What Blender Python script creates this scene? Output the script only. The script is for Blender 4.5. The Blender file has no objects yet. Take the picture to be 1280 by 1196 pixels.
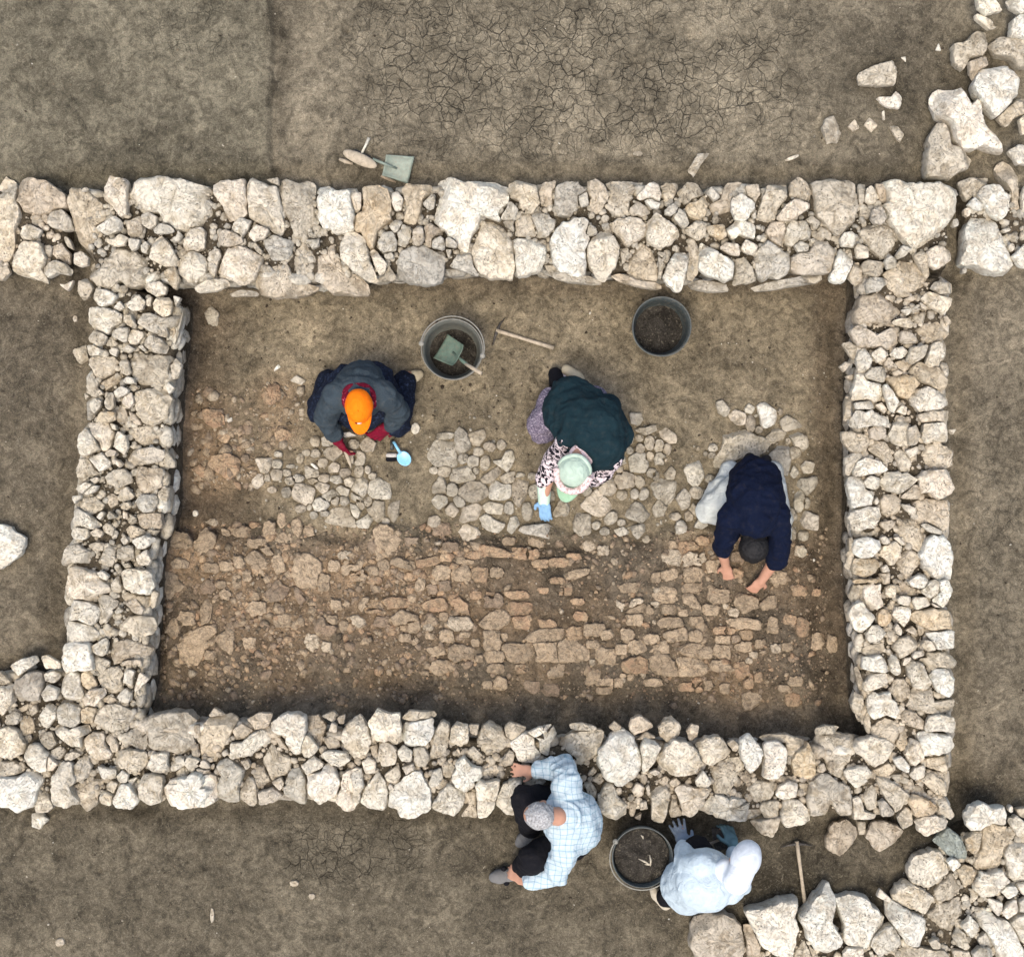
import bpy, bmesh, math, random
import numpy as np
from mathutils import Vector, Matrix
random.seed(7); RNG = np.random.default_rng(11)
H = 10.0; W = 6.74
COL = bpy.context.scene.collection
PI = math.pi
# ---------------------------------------------------------------- survey grid
# The excavation was measured on a grid of 1280 x 1196 units (190 units = 1 m on the floor);
# P() turns a reading and a height into metres.
def P(px, py, z=0.0):
    s = (H - z) / H * W / 1280
    return Vector(((px - 640) * s, -(py - 598) * s, z))
def PX(x, y, z=0.0):
    s = (H - z) / H * W / 1280
    return x / s + 640, -y / s + 598
# ---------------------------------------------------------------- noise
def _hash(ix, iy, iz, seed):
    h = (ix.astype(np.int64) * 374761393 + iy.astype(np.int64) * 668265263 + iz.astype(np.int64) * 2147483647 + seed * 1274126177) & 0xffffffff
    h = ((h ^ (h >> 13)) * 1274126177) & 0xffffffff
    h = ((h ^ (h >> 16)) * 2246822519) & 0xffffffff
    return ((h ^ (h >> 15)) & 0xffffff) / float(0xffffff) * 2 - 1
def noise3(x, y, z, seed=0):
    x = np.asarray(x, float); y = np.asarray(y, float); z = np.asarray(z, float) + 0 * x
    ix, iy, iz = np.floor(x), np.floor(y), np.floor(z)
    fx, fy, fz = x - ix, y - iy, z - iz
    ux, uy, uz = fx*fx*(3-2*fx), fy*fy*(3-2*fy), fz*fz*(3-2*fz)
    r = 0
    for dx in (0, 1):
        for dy in (0, 1):
            for dz in (0, 1):
                w = (ux if dx else 1-ux) * (uy if dy else 1-uy) * (uz if dz else 1-uz)
                r = r + w * _hash(ix+dx, iy+dy, iz+dz, seed)
    return r
def fbm(x, y, z, octs=4, seed=0, gain=.5):
    a, r, t = 1.0, 0, 0
    for o in range(octs):
        r = r + a * noise3(x*2**o, y*2**o, z*2**o, seed+o*17); t += a; a *= gain
    return r / t
def sstep(a, b, x):
    t = np.clip((x - a) / (b - a), 0, 1); return t*t*(3-2*t)
def polysd(px, py, poly):
    """signed distance to polygon, positive inside"""
    px = np.asarray(px, float); py = np.asarray(py, float)
    d = np.full(px.shape, 1e9); ins = np.zeros(px.shape, bool); n = len(poly)
    for i in range(n):
        x0, y0 = poly[i]; x1, y1 = poly[(i+1) % n]
        ex, ey = x1-x0, y1-y0; L = ex*ex+ey*ey + 1e-12
        t = np.clip(((px-x0)*ex + (py-y0)*ey)/L, 0, 1)
        d = np.minimum(d, np.hypot(px-x0-t*ex, py-y0-t*ey))
        c = ((y0 > py) != (y1 > py))
        xi = x0 + (py-y0)*ex/(ey if abs(ey) > 1e-9 else 1e-9)
        ins ^= (c & (px < xi))
    return np.where(ins, d, -d)
# ---------------------------------------------------------------- object helpers
def tag(o, label=None, cat=None, group=None, kind=None):
    if label: o['label'] = label
    if cat: o['category'] = cat
    if group: o['group'] = group
    if kind: o['kind'] = kind
    return o
def empty(name, loc, label, cat, group=None):
    o = bpy.data.objects.new(name, None); COL.objects.link(o); o.location = loc
    o.empty_display_size = .1
    return tag(o, label, cat, group)
def wloc(o):
    v = Vector(o.location)
    while o.parent is not None: o = o.parent; v += o.location
    return v
def meshobj(name, verts, faces, mat, parent=None, loc=None, smooth=True, sharp=0):
    me = bpy.data.meshes.new(name)
    v = np.asarray(verts, float)
    org = np.array(loc if loc is not None else (0, 0, 0), float)
    me.from_pydata([tuple(p) for p in (v - org)], [], faces)
    me.validate()
    if smooth: me.polygons.foreach_set('use_smooth', [True]*len(me.polygons))
    if sharp: me.set_sharp_from_angle(angle=math.radians(sharp))
    if mat is not None:
        for m in (mat if isinstance(mat, (list, tuple)) else [mat]): me.materials.append(m)
    o = bpy.data.objects.new(name, me); COL.objects.link(o)
    o.location = org
    if parent is not None:
        o.parent = parent; o.location = Vector(org) - wloc(parent)
    return o
class MB:
    def __init__(s): s.v = []; s.f = []; s.n = 0; s.mi = []
    def add(s, v, f, mi=0):
        v = np.asarray(v, float); s.v.append(v); s.f += [tuple(i+s.n for i in q) for q in f]; s.n += len(v); s.mi += [mi]*len(f)
    def build(s, name, mat, parent=None, loc=None, smooth=True):
        o = meshobj(name, np.concatenate(s.v), s.f, mat, parent, loc, smooth)
        if isinstance(mat, (list, tuple)) and len(o.data.polygons) == len(s.mi): o.data.polygons.foreach_set('material_index', s.mi)
        return o
def frame(d):
    d = Vector(d).normalized(); a = Vector((0, 0, 1)) if abs(d.z) < .9 else Vector((1, 0, 0))
    u = d.cross(a).normalized(); return u, d.cross(u).normalized(), d
def tube(pts, rads, n=12, caps=True):
    pts = [Vector(p) for p in pts]; V = []; F = []
    u = None
    for i, p in enumerate(pts):
        d = (pts[min(i+1, len(pts)-1)] - pts[max(i-1, 0)])
        if u is None: u, w, d = frame(d)
        else:
            d = d.normalized(); u = (u - d*u.dot(d)).normalized(); w = d.cross(u)
        r = rads[i] if hasattr(rads, '__len__') else rads
        for k in range(n):
            a = 2*PI*k/n; V.append(p + (u*math.cos(a) + w*math.sin(a))*r)
    for i in range(len(pts)-1):
        for k in range(n):
            F.append((i*n+k, i*n+(k+1) % n, (i+1)*n+(k+1) % n, (i+1)*n+k))
    if caps: F.append(tuple(range(n))[::-1]); F.append(tuple((len(pts)-1)*n+k for k in range(n)))
    return np.array([tuple(v) for v in V]), F
def capsule(p0, r0, p1, r1, n=16, m=5):
    p0, p1 = Vector(p0), Vector(p1); d = p1-p0; L = d.length
    if L < 1e-6: d = Vector((0, 0, 1))
    d = d.normalized(); pts = []; rad = []
    for i in range(m):
        a = PI/2*(i+.15)/m; pts.append(p0 - d*r0*math.cos(a)); rad.append(r0*math.sin(a))
    k = max(2, int(L/.03))
    for i in range(k+1):
        t = i/k; pts.append(p0 + d*L*t); rad.append(r0+(r1-r0)*t)
    for i in range(m):
        a = PI/2*(i+.85)/m; pts.append(p1 + d*r1*math.sin(a)); rad.append(max(1e-4, r1*math.cos(a)))
    return tube(pts, rad, n)
def ellipsoid(c, r, rot=None, n=20, m=12):
    V = []; F = []
    for i in range(m+1):
        a = PI*i/m
        for k in range(n):
            b = 2*PI*k/n; v = Vector((r[0]*math.sin(a)*math.cos(b), r[1]*math.sin(a)*math.sin(b), r[2]*math.cos(a)))
            if rot is not None: v = rot @ v
            V.append(tuple(Vector(c)+v))
    for i in range(m):
        for k in range(n): F.append((i*n+k, (i+1)*n+k, (i+1)*n+(k+1) % n, i*n+(k+1) % n))
    return np.array(V), F
def lathe(c, prof, n=48):
    V = []; F = []
    for r, z in prof:
        for k in range(n): V.append((c[0]+r*math.cos(2*PI*k/n), c[1]+r*math.sin(2*PI*k/n), c[2]+z))
    for i in range(len(prof)-1):
        for k in range(n): F.append((i*n+k, i*n+(k+1) % n, (i+1)*n+(k+1) % n, (i+1)*n+k))
    return np.array(V), F
# ---------------------------------------------------------------- materials
def lin(c): return tuple((x/255/12.92 if x/255 <= .04045 else ((x/255+.055)/1.055)**2.4) for x in c)
class NT:
    def __init__(s, name):
        s.m = bpy.data.materials.new(name); s.m.use_nodes = True; s.t = s.m.node_tree; s.b = s.t.nodes['Principled BSDF']
    def n(s, typ, **k):
        nd = s.t.nodes.new(typ)
        for a, v in k.items():
            if a.startswith('i_'):
                key = a[2:].replace('_', ' ')
                nd.inputs[key].default_value = v
            else: setattr(nd, a, v)
        return nd
    def l(s, a, b): s.t.links.new(a, b)
    def pos(s):
        return s.n('ShaderNodeNewGeometry').outputs['Position']
    def noise(s, vec, scale, detail=4, rough=.55, dist=0):
        nd = s.n('ShaderNodeTexNoise', i_Scale=scale, i_Detail=detail, i_Roughness=rough, i_Distortion=dist); s.l(vec, nd.inputs['Vector']); return nd.outputs['Fac']
    def ramp(s, fac, stops, interp='LINEAR'):
        nd = s.n('ShaderNodeValToRGB'); cr = nd.color_ramp; cr.interpolation = interp
        while len(cr.elements) < len(stops): cr.elements.new(.5)
        for e, (p, c) in zip(cr.elements, stops):
            e.position = p; e.color = (c, c, c, 1) if not hasattr(c, '__len__') else (*c[:3], 1)
        s.l(fac, nd.inputs['Fac']); return nd.outputs['Color']
    def mix(s, fac, a, b, mode='MIX'):
        nd = s.n('ShaderNodeMix', data_type='RGBA', blend_type=mode)
        for k, v in ((0, fac), (6, a), (7, b)):
            if hasattr(v, 'links') or hasattr(v, 'is_linked'): s.l(v, nd.inputs[k])
            else: nd.inputs[k].default_value = v if k == 0 else (*v[:3], 1)
        return nd.outputs[2]
    def math(s, op, a, b=None):
        nd = s.n('ShaderNodeMath', operation=op)
        for k, v in ((0, a), (1, b)):
            if v is None: continue
            if hasattr(v, 'is_linked'): s.l(v, nd.inputs[k])
            else: nd.inputs[k].default_value = v
        return nd.outputs[0]
    def bump(s, h, strength=.5, dist=.01, prev=None):
        nd = s.n('ShaderNodeBump', i_Strength=strength, i_Distance=dist); s.l(h, nd.inputs['Height'])
        if prev is not None: s.l(prev, nd.inputs['Normal'])
        return nd.outputs['Normal']
    def done(s, color=None, rough=.9, normal=None, spec=.2, **k):
        if color is not None:
            if hasattr(color, 'is_linked'): s.l(color, s.b.inputs['Base Color'])
            else: s.b.inputs['Base Color'].default_value = (*color[:3], 1)
        s.b.inputs['Roughness'].default_value = rough; s.b.inputs['Specular IOR Level'].default_value = spec
        for a, v in k.items(): s.b.inputs[a].default_value = v
        if normal is not None: s.l(normal, s.b.inputs['Normal'])
        return s.m
def stone_mat(name, base, stain, vary=.25, pits=.65):
    t = NT(name); p = t.pos()
    oi = t.n('ShaderNodeObjectInfo').outputs['Random']
    n1 = t.noise(p, 9, 5, .6, .4); n2 = t.noise(p, 45, 6, .65); n3 = t.noise(p, 260, 4, .7)
    c = t.mix(t.ramp(n1, [(.46, 0), (.60, 1)]), base, stain)
    white = tuple(min(.83, x*1.2+.03) for x in base)
    c = t.mix(t.math('MULTIPLY', t.ramp(t.noise(p, 16, 4, .6, .8), [(.5, 0), (.62, 1)]), .7), c, white)
    c = t.mix(1.0, c, t.ramp(oi, [(0, 1-vary), (.5, 1.0), (1, 1+vary*.25)]), 'MULTIPLY')
    o2 = t.math('FRACT', t.math('MULTIPLY', oi, 7.31))
    c = t.mix(1.0, c, t.ramp(o2, [(0, (1.03, .985, .93)), (.35, (1.0, 1.0, .96)), (.7, (.98, 1.0, 1.0)), (1, (1.05, 1.0, .90))]), 'MULTIPLY')
    stn = t.math('MULTIPLY', t.ramp(t.noise(p, 24, 8, .68, .9), [(.585, 0), (.67, 1)]), .4*min(1, pits*1.6))
    c = t.mix(stn, c, tuple(x*.52 for x in stain))
    c = t.mix(.8, c, t.ramp(n2, [(.3, .76), (.47, 1.0), (.75, 1.07)]), 'MULTIPLY')
    vo = t.n('ShaderNodeTexVoronoi', i_Scale=48.0, i_Randomness=1.0)
    wv = t.n('ShaderNodeVectorMath', operation='ADD'); t.l(p, wv.inputs[0])
    nn = t.n('ShaderNodeTexNoise', i_Scale=40.0, i_Detail=3.0); t.l(p, nn.inputs['Vector'])
    sc = t.n('ShaderNodeVectorMath', operation='SCALE'); sc.inputs['Scale'].default_value = .03; t.l(nn.outputs['Color'], sc.inputs[0]); t.l(sc.outputs[0], wv.inputs[1]); t.l(wv.outputs[0], vo.inputs['Vector'])
    pit = t.ramp(vo.outputs['Distance'], [(.10, 1), (.26, 0)])
    msk = t.ramp(t.noise(p, 7, 3, .6), [(.50, 0), (.58, 1)])
    pm = t.math('MULTIPLY', pit, msk)
    c = t.mix(t.math('MULTIPLY', pm, pits), c, tuple(x*.3 for x in stain))
    # hairline dark seams
    mu = t.ramp(t.noise(p, 11, 6, .7, 1.6), [(.485, 0), (.5, 1), (.515, 0)])
    c = t.mix(t.math('MULTIPLY', mu, .22), c, tuple(x*.5 for x in stain))
    h = t.math('SUBTRACT', t.math('ADD', t.math('MULTIPLY', n2, .8), t.math('MULTIPLY', n3, .15)), t.math('ADD', t.math('MULTIPLY', pm, .8), t.math('MULTIPLY', mu, .25)))
    nb = t.bump(h, .9, .012)
    return t.done(c, .95, nb, .15)
M = {}
M['c'] = stone_mat('limestone_cream', (.60, .545, .445), (.44, .38, .285))
M['w'] = stone_mat('limestone_white', (.70, .655, .56), (.56, .50, .40), .10)
M['b'] = stone_mat('limestone_beige', (.49, .43, .335), (.36, .305, .225), .18, .75)
M['g'] = stone_mat('limestone_grey', (.42, .385, .32), (.32, .285, .23), .2, .3)
M['v'] = stone_mat('stone_bluegrey', (.30, .32, .28), (.24, .25, .21), .1, .2)
M['o'] = stone_mat('stone_ochre', (.54, .45, .32), (.42, .32, .20), .2, .4)
M['t'] = stone_mat('cobble_tan', (.38, .335, .26), (.29, .25, .185), .18, .6)
M['tl'] = stone_mat('cobble_pale', (.49, .44, .35), (.37, .325, .245), .15, .7)
def brick_mat(name, base, alt, amt):
    t = NT(name); p = t.pos(); oi = t.n('ShaderNodeObjectInfo').outputs['Random']
    c = t.mix(t.math('MULTIPLY', t.ramp(t.noise(p, 7, 5, .65, 1.2), [(.42, 0), (.6, 1)]), amt), base, alt)
    c = t.mix(1.0, c, t.ramp(oi, [(0, .8), (1, 1.12)]), 'MULTIPLY')
    n1 = t.noise(p, 30, 6, .7, .8); n2 = t.noise(p, 110, 5, .75)
    c = t.mix(1.0, c, t.ramp(n1, [(.3, .55), (.5, 1.0), (.7, 1.25)]), 'MULTIPLY')
    c = t.mix(1.0, c, t.ramp(n2, [(.3, .6), (.5, 1.0), (.7, 1.3)]), 'MULTIPLY')
    dirt = t.math('MULTIPLY', t.ramp(t.noise(p, 20, 7, .72, 1.5), [(.51, 0), (.60, 1)]), .7)
    c = t.mix(dirt, c, (.17, .135, .09))
    h = t.math('ADD', n1, t.math('MULTIPLY', n2, .5))
    return t.done(c, 1.0, t.bump(h, 1.0, .02), .08)
M['br'] = brick_mat('mudbrick_tan', (.46, .355, .235), (.43, .325, .21), .7)
M['bk'] = brick_mat('mudbrick_burnt', (.45, .325, .20), (.43, .28, .17), .9)
M['bl'] = brick_mat('mudbrick_pale', (.55, .46, .33), (.48, .38, .26), .5)
M['bd'] = brick_mat('mudbrick_earthy', (.33, .255, .175), (.35, .25, .165), .7)
def soil_mat(name, base=None, cracks=True):
    t = NT(name); p = t.pos()
    if base is None:
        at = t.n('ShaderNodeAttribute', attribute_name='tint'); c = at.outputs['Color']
        ck = t.n('ShaderNodeAttribute', attribute_name='crack').outputs['Fac']
    else: c = t.mix(0.0, base, base); ck = None
    nb_ = t.noise(p, 11, 5, .62, 1.8); n0 = t.noise(p, 4.5, 5, .6, .8); n1 = t.noise(p, 22, 6, .68, .6); n2 = t.noise(p, 95, 6, .75); n3 = t.noise(p, 330, 3, .7)
    c = t.mix(1.0, c, t.ramp(n0, [(.34, .66), (.5, 1.0), (.66, 1.25)]), 'MULTIPLY')
    c = t.mix(1.0, c, t.ramp(nb_, [(.36, .66), (.5, 1.0), (.60, 1.24)]), 'MULTIPLY')
    c = t.mix(1.0, c, (1.0, .985, .93), 'MULTIPLY')
    c = t.mix(1.0, c, t.ramp(n1, [(.3, .7), (.5, 1.0), (.7, 1.3)]), 'MULTIPLY')
    c = t.mix(1.0, c, t.ramp(n2, [(.32, .70), (.5, 1.0), (.68, 1.28)]), 'MULTIPLY')
    c = t.mix(1.0, c, t.ramp(t.noise(p, 58, 3, .6, 3.0), [(.34, .70), (.5, 1.0), (.62, 1.3)]), 'MULTIPLY')
    # pale mineral dust and darker damp crumbs
    pale = t.math('MULTIPLY', t.ramp(t.noise(p, 34, 6, .72, 2.2), [(.55, 0), (.66, 1)]), .5)
    c = t.mix(pale, c, (.30, .262, .19))
    dk = t.math('MULTIPLY', t.ramp(t.noise(p, 60, 5, .75, .8), [(.28, 1), (.38, 0)]), .5)
    c = t.mix(dk, c, (.045, .033, .022))
    h = t.math('ADD', t.math('MULTIPLY', n1, 1.0), t.math('ADD', t.math('MULTIPLY', n2, .55), t.math('MULTIPLY', n3, .2)))
    if ck is not None:
        nn = t.n('ShaderNodeTexNoise', i_Scale=7.0, i_Detail=4.0); t.l(p, nn.inputs['Vector'])
        sc = t.n('ShaderNodeVectorMath', operation='SCALE'); sc.inputs['Scale'].default_value = .15; t.l(nn.outputs['Color'], sc.inputs[0])
        ad = t.n('ShaderNodeVectorMath', operation='ADD'); t.l(p, ad.inputs[0]); t.l(sc.outputs[0], ad.inputs[1])
        cr = None
        for scl, wdt in ((8.5, .030), (17.0, .040)):
            vo = t.n('ShaderNodeTexVoronoi', feature='DISTANCE_TO_EDGE', voronoi_dimensions='2D', i_Scale=scl); t.l(ad.outputs[0], vo.inputs['Vector'])
            k = t.ramp(vo.outputs['Distance'], [(0, 1), (wdt, 0)])
            wv_ = t.ramp(t.noise(p, 6, 3), [(.35, .35), (.65, 1)]); k = t.math('MULTIPLY', k, wv_)
            thr = t.ramp(t.noise(p, 3.0 if cr is None else 4.3, 3, .6, .3), [(.36, 0), (.50, 1)])
            k = t.math('MULTIPLY', k, thr)
            cr = k if cr is None else t.math('MAXIMUM', cr, t.math('MULTIPLY', k, .8))
        cr = t.math('MULTIPLY', cr, ck)
        c = t.mix(t.math('MULTIPLY', cr, .74), c, (.034, .027, .019))
        h = t.math('SUBTRACT', h, t.math('MULTIPLY', cr, 1.4))
    return t.done(c, 1.0, t.bump(h, 1.0, .014), .08)
M['soil'] = soil_mat('excavated_soil')
M['mud'] = soil_mat('mud_mortar', (.078, .064, .046))
M['dirt'] = soil_mat('dark_dirt', (.055, .042, .031))
def cloth_mat(name, col, rough=.85, wr=.5, dust=.12):
    t = NT(name); p = t.pos()
    n = t.noise(p, 14, 4, .6, 1.0); f = t.noise(p, 420, 3, .6)
    c = t.mix(1.0, t.mix(0.0, col, col), t.ramp(n, [(.3, .86), (.7, 1.12)]), 'MULTIPLY')
    c = t.mix(t.math('MULTIPLY', t.ramp(t.noise(p, 26, 5, .7), [(.52, 0), (.7, 1)]), dust), c, (.24, .19, .14))
    return t.done(c, rough, t.bump(f, .25, .003, t.bump(n, wr, .028)), .15)
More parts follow.
